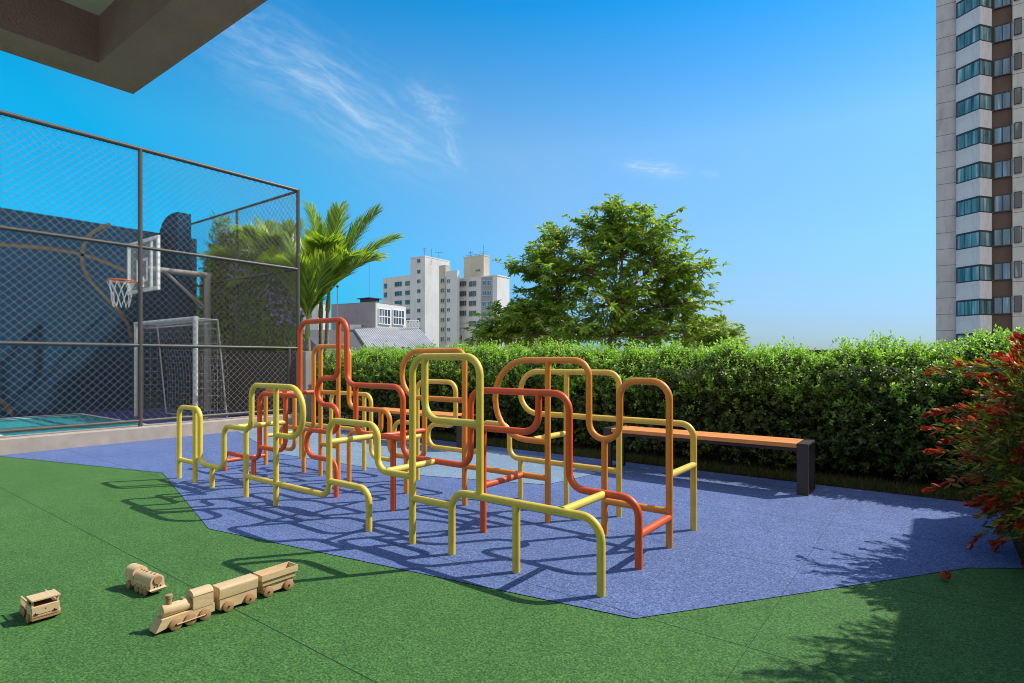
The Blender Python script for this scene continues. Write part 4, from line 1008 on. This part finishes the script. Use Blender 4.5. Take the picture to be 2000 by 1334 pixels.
def window_mesh(w_, h_, kind, bars=1):
    """window about its centre: x across, y outwards(-y is out), z up"""
    m = MB(); f = min(.09, w_ * .08)
    m.box(-w_ / 2, w_ / 2, -.04, .02, -h_ / 2, h_ / 2, 1)
    m.box(-w_ / 2 - f, w_ / 2 + f, -.10, .0, h_ / 2, h_ / 2 + f, 0); m.box(-w_ / 2 - f, w_ / 2 + f, -.16, .0, -h_ / 2 - f, -h_ / 2, 0)
    m.box(-w_ / 2 - f, -w_ / 2, -.10, .0, -h_ / 2, h_ / 2, 0); m.box(w_ / 2, w_ / 2 + f, -.10, .0, -h_ / 2, h_ / 2, 0)
    for i in range(bars):
        x = -w_ / 2 + w_ * (i + 1) / (bars + 1); m.box(x - f / 2, x + f / 2, -.07, -.041, -h_ / 2, h_ / 2, 0)
    me = bpy.data.meshes.new('window'); me.from_pydata([tuple(v) for v in m.v], [], m.f)
    for k in kind: me.materials.append(M[k])
    me.polygons.foreach_set('material_index', m.mi); me.update(); return me
def put_window(root, me, pos, dv, name='window'):
    o = bpy.data.objects.new(name, me); COL.objects.link(o); o.parent = root
    o.location = Vector(pos) - root.location; o.rotation_euler = (0, 0, math.atan2(-dv.y, -dv.x)); return o
ab = thing('apartment_building', 'white and cream apartment block with rooftop towers and antennas, left of the tree', 'building', tuple(bearing(850, 168, -6)))
def z6(x, y): return (740 + x / 6.67, 480 + y / 6.67)
specs = dict(wing=(55, 412, 470, 395, 176, 'bwhite'), tower=(410, 600, 920, 143, 168, 'bwhite'), recess=(783, 868, 930, 265, 161, 'bcream'), bay=(878, 1020, 1050, 335, 158, 'bwhite'), front=(1018, 1540, 1700, 392, 154, 'bwhite'), tank=(1105, 1365, 1440, 130, 159, 'bcream'))
BL = {}
for k, (l, c, r, ty, d, mt) in specs.items():
    px = [z6(q, 0)[0] for q in (l, c, r)]; b = Block(*px, d); BL[k] = b; z1 = zat(z6(0, ty)[1], d); z0 = -6 if k != 'tank' else zat(538, d) - .5
    m = MB(); b.box(z0, z1, m); b.box(z1, z1 + .35, m, .02); m.build('wall' if k != 'tank' else 'roof_tank_house', M[mt], ab)
b = BL['front']; m = MB(); t0, t1 = b.solve(b.dl, z6(1480, 0)[0]), b.solve(b.dl, z6(1337, 0)[0])
nrm = Vector((b.dl.y, -b.dl.x, 0)); nrm = nrm if nrm.dot(bearing(1000, 1)) < 0 else -nrm
q = [b.P + b.dl * t0 + nrm * .03, b.P + b.dl * t1 + nrm * .03]; m.loft([[(q[0].x, q[0].y, z), (q[1].x, q[1].y, z), (q[1].x + nrm.x * .08, q[1].y + nrm.y * .08, z), (q[0].x + nrm.x * .08, q[0].y + nrm.y * .08, z)] for z in (-6, zat(z6(0, 392)[1], b.d))]); m.build('grey_panel', M['bgrey'], ab)
wcache = {}
def facade_windows(bk, items, kind, root, off=.02, bars=1):
    b = BL[bk]; nrm = Vector((b.dl.y, -b.dl.x, 0)); nrm = nrm if nrm.dot(b.P) < 0 else -nrm
    for (x, ys, w_, h_) in items:
        for y in ys:
            px, py = z6(x, y); t = b.solve(b.dl, px); dep = b.depth(b.dl, t); pos = b.P + b.dl * t + nrm * off; pos.z = zat(py, dep)
            sc_ = dep / FPX / 6.67; W = round(w_ * sc_ / math.cos(R(35)) * 1.0, 1); Hh = round(h_ * sc_, 1)
            key = (W, Hh, tuple(kind), bars)
            if key not in wcache: wcache[key] = window_mesh(W, Hh, kind, bars)
            put_window(root, wcache[key], pos, b.dl)
DK = ('bwhite', 'dglass')
facade_windows('wing', [(88, (525, 640), 42, 58), (255, (500, 623, 745), 105, 52), (375, (490, 612, 735, 857, 975), 62, 50)], ('bgrey', 'dglass'), ab, bars=2)
facade_windows('tower', [(522, (197, 337, 462, 590, 715, 843, 965, 1090), 38, 40)], ('bgrey', 'dglass'), ab, bars=1)
facade_windows('recess', [(830, (455, 583, 715, 840, 965, 1090, 1215), 48, 50)], ('bcream', 'dglass'), ab, bars=1)
facade_windows('bay', [(910, (460, 583, 710, 835, 960, 1090, 1215), 38, 44)], DK, ab, bars=1)
facade_windows('front', [(1095, (495, 625, 750, 880), 92, 62), (1222, (495, 625, 750, 880, 1015), 92, 62)], ('bgrey', 'dglass'), ab, bars=3)
facade_windows('front', [(1378, (487, 620, 760, 895), 52, 56), (1443, (487, 620, 760, 895), 52, 56)], ('bwhite', 'bglass'), ab, off=.14, bars=1)
facade_windows('front', [(1065, (1195,), 45, 50)], DK, ab, bars=1)
facade_windows('tank', [(1295, (320,), 60, 20)], ('bcream', 'dglass'), ab, bars=0)
def antenna(px, py0, py1, d, arms):
    m = MB(); p = bearing(px, d, zat(py1, d)); q = bearing(px, d, zat(py0, d)); m.tube([p, q], .07, 5)
    for (py, hw) in arms:
        a = bearing(px - hw, d, zat(py, d)); b2 = bearing(px + hw, d, zat(py, d)); m.tube([a, b2], .05, 4)
    return m.build('antenna', M['antenna'], ab)
antenna(829.5, 484, 502, 171, [(485, 5), (489, 3.5), (494, 5)]); antenna(843, 486, 503, 171, []); antenna(857, 493, 503, 171, [(493, 8)]); antenna(944, 478, 500, 161, [(492, 9)]); antenna(919, 490, 500, 161, [(493, 5), (496, 5)])
m = MB()
bt_ = BL['tank']
for t in np.linspace(0, bt_.Ll, 6): p = bt_.P + bt_.dl * t; m.tube([(p.x, p.y, zat(499, 159)), (p.x, p.y, zat(495, 159))], .05, 4)
e0 = bt_.P; e1 = bt_.P + bt_.dl * bt_.Ll; m.tube([(e0.x, e0.y, zat(495, 159)), (e1.x, e1.y, zat(495, 159))], .05, 4)
m.build('roof_railing', M['antenna'], ab)

# low workshop building with ribbed roof
lb = thing('workshop_building', 'low mauve and white rooftop building above a light grey ribbed metal roof', 'building', tuple(bearing(745, 68, -6)))
def z5(x, y): return (640 + x / 9.09, 560 + y / 9.09)
b = Block(648, 735, 793, 70, R(28)); BL['upper'] = b
m = MB(); b.box(zat(642, 70) - 1, zat(590.5, 70), m); m.build('upper_wall', M['bwhite'], lb)
m = MB(); b.box(zat(590.5, 70) + .001, zat(589, 70), m, .015); m.build('roof_slab', M['bmauve'], lb)
nrmL = Vector((b.dl.y, -b.dl.x, 0)); nrmL = nrmL if nrmL.dot(b.P) < 0 else -nrmL
def face_panel(b, dv, nrm, t0, t1, z0, z1, off, th=.05):
    m = MB(); q0 = b.P + dv * t0 + nrm * off; q1 = b.P + dv * t1 + nrm * off; q2 = q1 + nrm * th; q3 = q0 + nrm * th
    m.loft([[(p.x, p.y, z) for p in (q0, q1, q2, q3)] for z in (z0, z1)]); return m
face_panel(b, b.dl, nrmL, .25, b.Ll, zat(642, 70) - .9, zat(591, 70), .01).build('mauve_side_wall', M['bmauve'], lb)
for f0, f1 in ((.08, .32), (.38, .62), (.67, .93)):
    face_panel(b, b.dl, nrmL, b.Ll * f0 + .2, b.Ll * f1, zat(627, 70), zat(605, 70), .061, .02).build('wall_panel', M['bmauve'], lb)
nrmR = Vector((b.dr.y, -b.dr.x, 0)); nrmR = nrmR if nrmR.dot(b.P) < 0 else -nrmR
for (x0, x1, y0, y1, bars, kind) in ((905, 1100, 405, 660, 3, ('white', 'dglass')), (1155, 1345, 425, 670, 3, ('white', 'dglass'))):
    pxc = z5((x0 + x1) / 2, 0)[0]; t = b.solve(b.dr, pxc); dep = b.depth(b.dr, t); ta, tb = b.solve(b.dr, z5(x0, 0)[0]), b.solve(b.dr, z5(x1, 0)[0])
    zc = zat(z5(0, (y0 + y1) / 2)[1], dep); hh = (y1 - y0) / 9.09 * dep / FPX
    me = window_mesh(abs(tb - ta), hh, kind, bars); pos = b.P + b.dr * t + nrmR * .03; pos.z = zc
    o = put_window(lb, me, pos, -b.dr)
    mm = MB(); wv = abs(tb - ta); mm.box(-wv / 2, wv / 2, -.09, -.042, -.05, .05); sm = mm.build('window_bar', M['white'], o, local=True)
# sloping roof
Z = lambda px, py, d: tuple(bearing(px, d, zat(py, d)))
tl, trr, br, bl_ = Vector(Z(690, 640, 70)), Vector(Z(817, 640, 70)), Vector(Z(866, 690, 61)), Vector(Z(724, 690, 61))
m = MB(); nr = (trr - tl).cross(bl_ - tl).normalized(); nr = nr if nr.z > 0 else -nr; N = 64; top, bot = [], []
for i in range(N + 1):
    h = nr * (.05 if i % 2 else 0); top.append(tl.lerp(trr, i / N) + h); bot.append(bl_.lerp(br, i / N) + h)
m.add([tuple(p) for p in top + bot], [(i, i + 1, N + 2 + i, N + 1 + i) for i in range(N)])
m.add([tuple(p - nr * .2) for p in (tl, trr, br, bl_)] , [(0, 1, 2, 3)]); m.build('metal_roof', M['roof'], lb)
for f in (.06, .14, .27, .35, .49, .57, .70, .78, .92):
    m = MB(); q = [tl.lerp(trr, f).lerp(bl_.lerp(br, f), .80), tl.lerp(trr, f + .035).lerp(bl_.lerp(br, f + .035), .80), tl.lerp(trr, f + .035).lerp(bl_.lerp(br, f + .035), .99), tl.lerp(trr, f).lerp(bl_.lerp(br, f), .99)]
    m.loft([[tuple(p + nr * .05) for p in q], [tuple(p + nr * .11) for p in q]]); m.build('skylight', M['dglass'], lb)
gl = Vector(Z(585, 640, 70)); m = MB()
wl_ = [gl, tl, bl_, Vector(Z(640, 690, 61))]
m.loft([[(p.x, p.y, -6) for p in (gl, tl - Vector((0, 0, 0)), bl_, wl_[3])], [(gl.x, gl.y, tl.z - .25), (tl.x, tl.y, tl.z - .25), (bl_.x, bl_.y, bl_.z - .25), (wl_[3].x, wl_[3].y, bl_.z - .25)]]); m.build('gable_wall', M['darkgable'], lb)
m = MB(); m.loft([[(p.x, p.y, -6) for p in (tl, trr, br, bl_)], [(p.x, p.y, p.z - .25) for p in (tl, trr, br, bl_)]]); m.build('lower_wall', M['bgrey'], lb)
m = MB(); a0, a1 = Vector(Z(683, 634, 70.6)), Vector(Z(705, 634, 70.6)); a2 = Vector((-.6, .8, 0)) * .4
m.loft([[(p.x, p.y, tl.z - .6) for p in (a0, a1, a1 + a2, a0 + a2)], [(p.x, p.y, zat(634, 70.6)) for p in (a0, a1, a1 + a2, a0 + a2)]]); m.build('roof_parapet', M['bwhite'], lb)
m = MB()
c0, c1 = Vector(Z(794, 640, 69.5)), Vector(Z(818, 640, 69.5)); up = Vector((0, 0, zat(626, 69.5) - c0.z))
for k in range(5): p = c0.lerp(c1, k / 4); m.tube([p, p + up], .05, 5)
for k in range(4):
    p, q = c0.lerp(c1, k / 4), c0.lerp(c1, (k + 1) / 4); m.tube([p, q + up], .035, 4); m.tube([q, p + up], .035, 4)
m.tube([c0 + up, c1 + up], .05, 5); m.tube([c0, c1], .05, 5); m.build('balcony_railing', M['white'], lb)
m = MB(); a = bearing(722, 73, zat(590, 73)); m.box(a.x - .9, a.x + .9, a.y - .8, a.y + .8, a.z - .1, a.z + .35); m.box(a.x - 1.2, a.x + 1.2, a.y - 1.1, a.y + 1.1, a.z + .35, a.z + .45); m.build('roof_hatch', M['frame'], lb)
m = MB(); a = bearing(721, 75, zat(592, 75)); m.tube([a, a + Vector((0, 0, 6.2))], .03, 5); m.build('mast', M['antenna'], lb)
# white house seen between the palms
wh = thing('white_house', 'white flat roofed building glimpsed between the palm trunks', 'building', tuple(bearing(605, 85, -6)))
b = Block(556, 622, 645, 85, R(30)); m = MB(); b.box(-6, zat(592, 85), m); m.build('wall', M['bwhite'], wh)
m = MB(); b.box(zat(592, 85) + .001, zat(589, 85), m, .02); m.build('roof_edge', M['bgrey'], wh)
BL['wh'] = b
for px in (572, 588, 604):
    nrm = Vector((b.dl.y, -b.dl.x, 0)); nrm = nrm if nrm.dot(b.P) < 0 else -nrm; t = b.solve(b.dl, px); pos = b.P + b.dl * t + nrm * .03; pos.z = zat(612, 85)
    if 'whw' not in wcache: wcache['whw'] = window_mesh(.9, 1.1, ('bgrey', 'dglass'), 1)
    put_window(wh, wcache['whw'], pos, b.dl)
hl = bearing(659, 60, 0); lp = thing('street_lamp', 'thin street lamp pole with dark disc head behind the palms', 'street lamp', (hl.x, hl.y, -6))
m = MB(); m.tube([(hl.x, hl.y, -6), (hl.x, hl.y, zat(561, 60))], .05, 6); m.build('pole', M['antenna'], lp); m = MB(); m.lathe([(.05, -.1), (.17, 0), (.17, .08), (.05, .16)], (hl.x, hl.y, zat(560, 60)), 'z', 10); m.build('lamp_head', M['frame'], lp, True)
# pinkish block behind the tree
pk = thing('pink_building', 'pinkish low building mostly hidden behind the tree', 'building', tuple(bearing(1060, 120, -6)))
b = Block(985, 1075, 1110, 120, R(25)); BL['pk'] = b; m = MB(); b.box(-6, zat(612, 120), m); m.build('wall', M['clay'], pk); m = MB(); b.box(zat(612, 120) + .001, zat(610, 120), m, .02); m.build('roof_edge', M['bwhite'], pk)
for px in (1000, 1022, 1044, 1064):
    for py in (630, 652):
        nrm = Vector((b.dl.y, -b.dl.x, 0)); nrm = nrm if nrm.dot(b.P) < 0 else -nrm; t = b.solve(b.dl, px); pos = b.P + b.dl * t + nrm * .03; pos.z = zat(py, 120)
        if 'pkw' not in wcache: wcache['pkw'] = window_mesh(1.1, 1.2, ('bwhite', 'dglass'), 1)
        put_window(pk, wcache['pkw'], pos, b.dl)

# ------------------------------------------------------------------ residential tower at the right
TY = 63.6
def tx(px): a = (px - 1000) / FPX; d = TY / (.6 * a + .8); return d * (.8 * a - .6)
tw = thing('residential_tower', 'tall grey and brown apartment tower with glazed balconies at the right edge', 'building', (tx(1828), TY, -6))
X0, X1, X2, X3, X4 = tx(1828), tx(1868), tx(1937.5), tx(1977.5), tx(2100)
Ztop = 46.0
m = MB(); m.box(X0, X1, TY, TY + 14, -6, Ztop); m.build('grey_wall', M['towergrey'], tw)
m = MB(); m.box(X1, X3, TY + .25, TY + 14, -6, Ztop); m.build('brown_wall', M['towerbrown'], tw)
m = MB(); m.box(X3, X4, TY - .12, TY + 14, -6, Ztop); m.build('beige_wall', M['towerbeige'], tw)
FH = 2.9; zp0 = 3.55          # bottom of a parapet
nf0, nf1 = -3, 14
def repeat(name, mat, b6, zs):
    m = MB(); m.box(*b6); o = m.build(name, mat, tw); z0 = zs[0]
    for z in zs[1:]:
        c = o.copy(); COL.objects.link(c); c.parent = tw; c.location = (0, 0, z - z0)
za = [zp0 + k * FH / 2 + .3 for k in range(nf0 * 2, nf1 * 2 + 1)]
repeat('panel_joint', M['groove'], (X0 - .012, X1 + .012, TY - .012, TY + .2, za[0], za[0] + .035), za)
zb = [zp0 + k * FH + q for k in range(nf0, nf1 + 1) for q in (1.35, 2.85)]
repeat('panel_joint', M['groove'], (X3, X4, TY - .132, TY - .1, zb[0], zb[0] + .04), zb)
zc = [zp0 + k * FH + 1.62 for k in range(nf0, nf1 + 1)]
repeat('string_course', M['towerbeige'], (X2 + .05, X3 - .012, TY + .20, TY + .26, zc[0], zc[0] + .07), zc)
xa, xc, xb = X1 - .02, tx(1915) + .30, X2 - .05       # balcony plan: front face xa..xc, chamfer xc..xb
yo = TY - 1.05
plan = [(xa, TY + .24), (xa, TY - .30), (2.78, TY - 1.48), (tx(1936) + .02, TY - .35), (tx(1936) + .02, TY + .24)]
def scaled(p, k):
    cx_ = sum(q[0] for q in p) / len(p); cy_ = sum(q[1] for q in p) / len(p); return [(cx_ + (q[0] - cx_) * k, cy_ + (q[1] - cy_) * k) for q in p]
proto = {}
for k in range(nf0, nf1):
    z = zp0 + k * FH
    if not proto:
        m = MB(); m.prism(plan, 'z', 0, 1.50); proto['parapet'] = m
        me = m.build('balcony_parapet', M['towerlight'], tw, local=True); proto['par'] = me
        m = MB(); pl = scaled(plan, .965); m.prism(pl, 'z', 1.56, FH - .16); gl_ = m.build('balcony_glass', M['tglass'], me, local=True); proto['gl'] = gl_
        m = MB(); m.prism(scaled(plan, .995), 'z', 1.501, 1.60); m.prism(scaled(plan, .99), 'z', FH - .15, FH - .005)
        for (x, y) in pl[1:4]: m.box(x - .05, x + .05, y - .05, y + .05, 1.6, FH - .15)
        x, y = pl[1]; x2, y2 = pl[2]
        for f in (.33, .66): m.box(x + (x2 - x) * f - .02, x + (x2 - x) * f + .02, y + (y2 - y) * f - .03, y + (y2 - y) * f + .02, 1.6, FH - .15)
        fr = m.build('balcony_frame', M['frame'], me, local=True); proto['fr'] = fr
        # plan coordinates are world x,y: shift into the tower's frame
        for o in (me, gl_, fr):
            for v in o.data.vertices: v.co.x -= tw.location.x; v.co.y -= tw.location.y
        root = me
    else:
        root = proto['par'].copy(); COL.objects.link(root); root.parent = tw
        for q in ('gl', 'fr'):
            c = proto[q].copy(); COL.objects.link(c); c.parent = root
    root.location = (0, 0, z + 6)
bwm = window_mesh(1.0, 1.35, ('frame', 'bglass'), 1); swm = window_mesh(.42, 1.3, ('frame', 'dglass'), 0)
shm = MB(); shm.box(-.02, .32, -.05, .02, -.72, .72); 
shutter = None
for k in range(nf0, nf1):
    z = zp0 + k * FH + 2.35
    o = put_window(tw, bwm, (tx(1958) , TY + .245, z), Vector((-1, 0, 0)))
    if shutter is None: shutter = shm.build('shutter', M['towerlight'], o, local=True)
    else: c = shutter.copy(); COL.objects.link(c); c.parent = o
    shutter.location = (.56, 0, 0)
    if c_ := [q for q in o.children]: c_[0].location = (.56, 0, 0)
    put_window(tw, swm, (tx(1987.5), TY - .13, z + .05), Vector((-1, 0, 0)))
m = MB(); m.box(X0 - .1, X4, TY - .2, TY + 14.1, Ztop + .001, Ztop + .8); m.build('roof_parapet', M['towergrey'], tw)
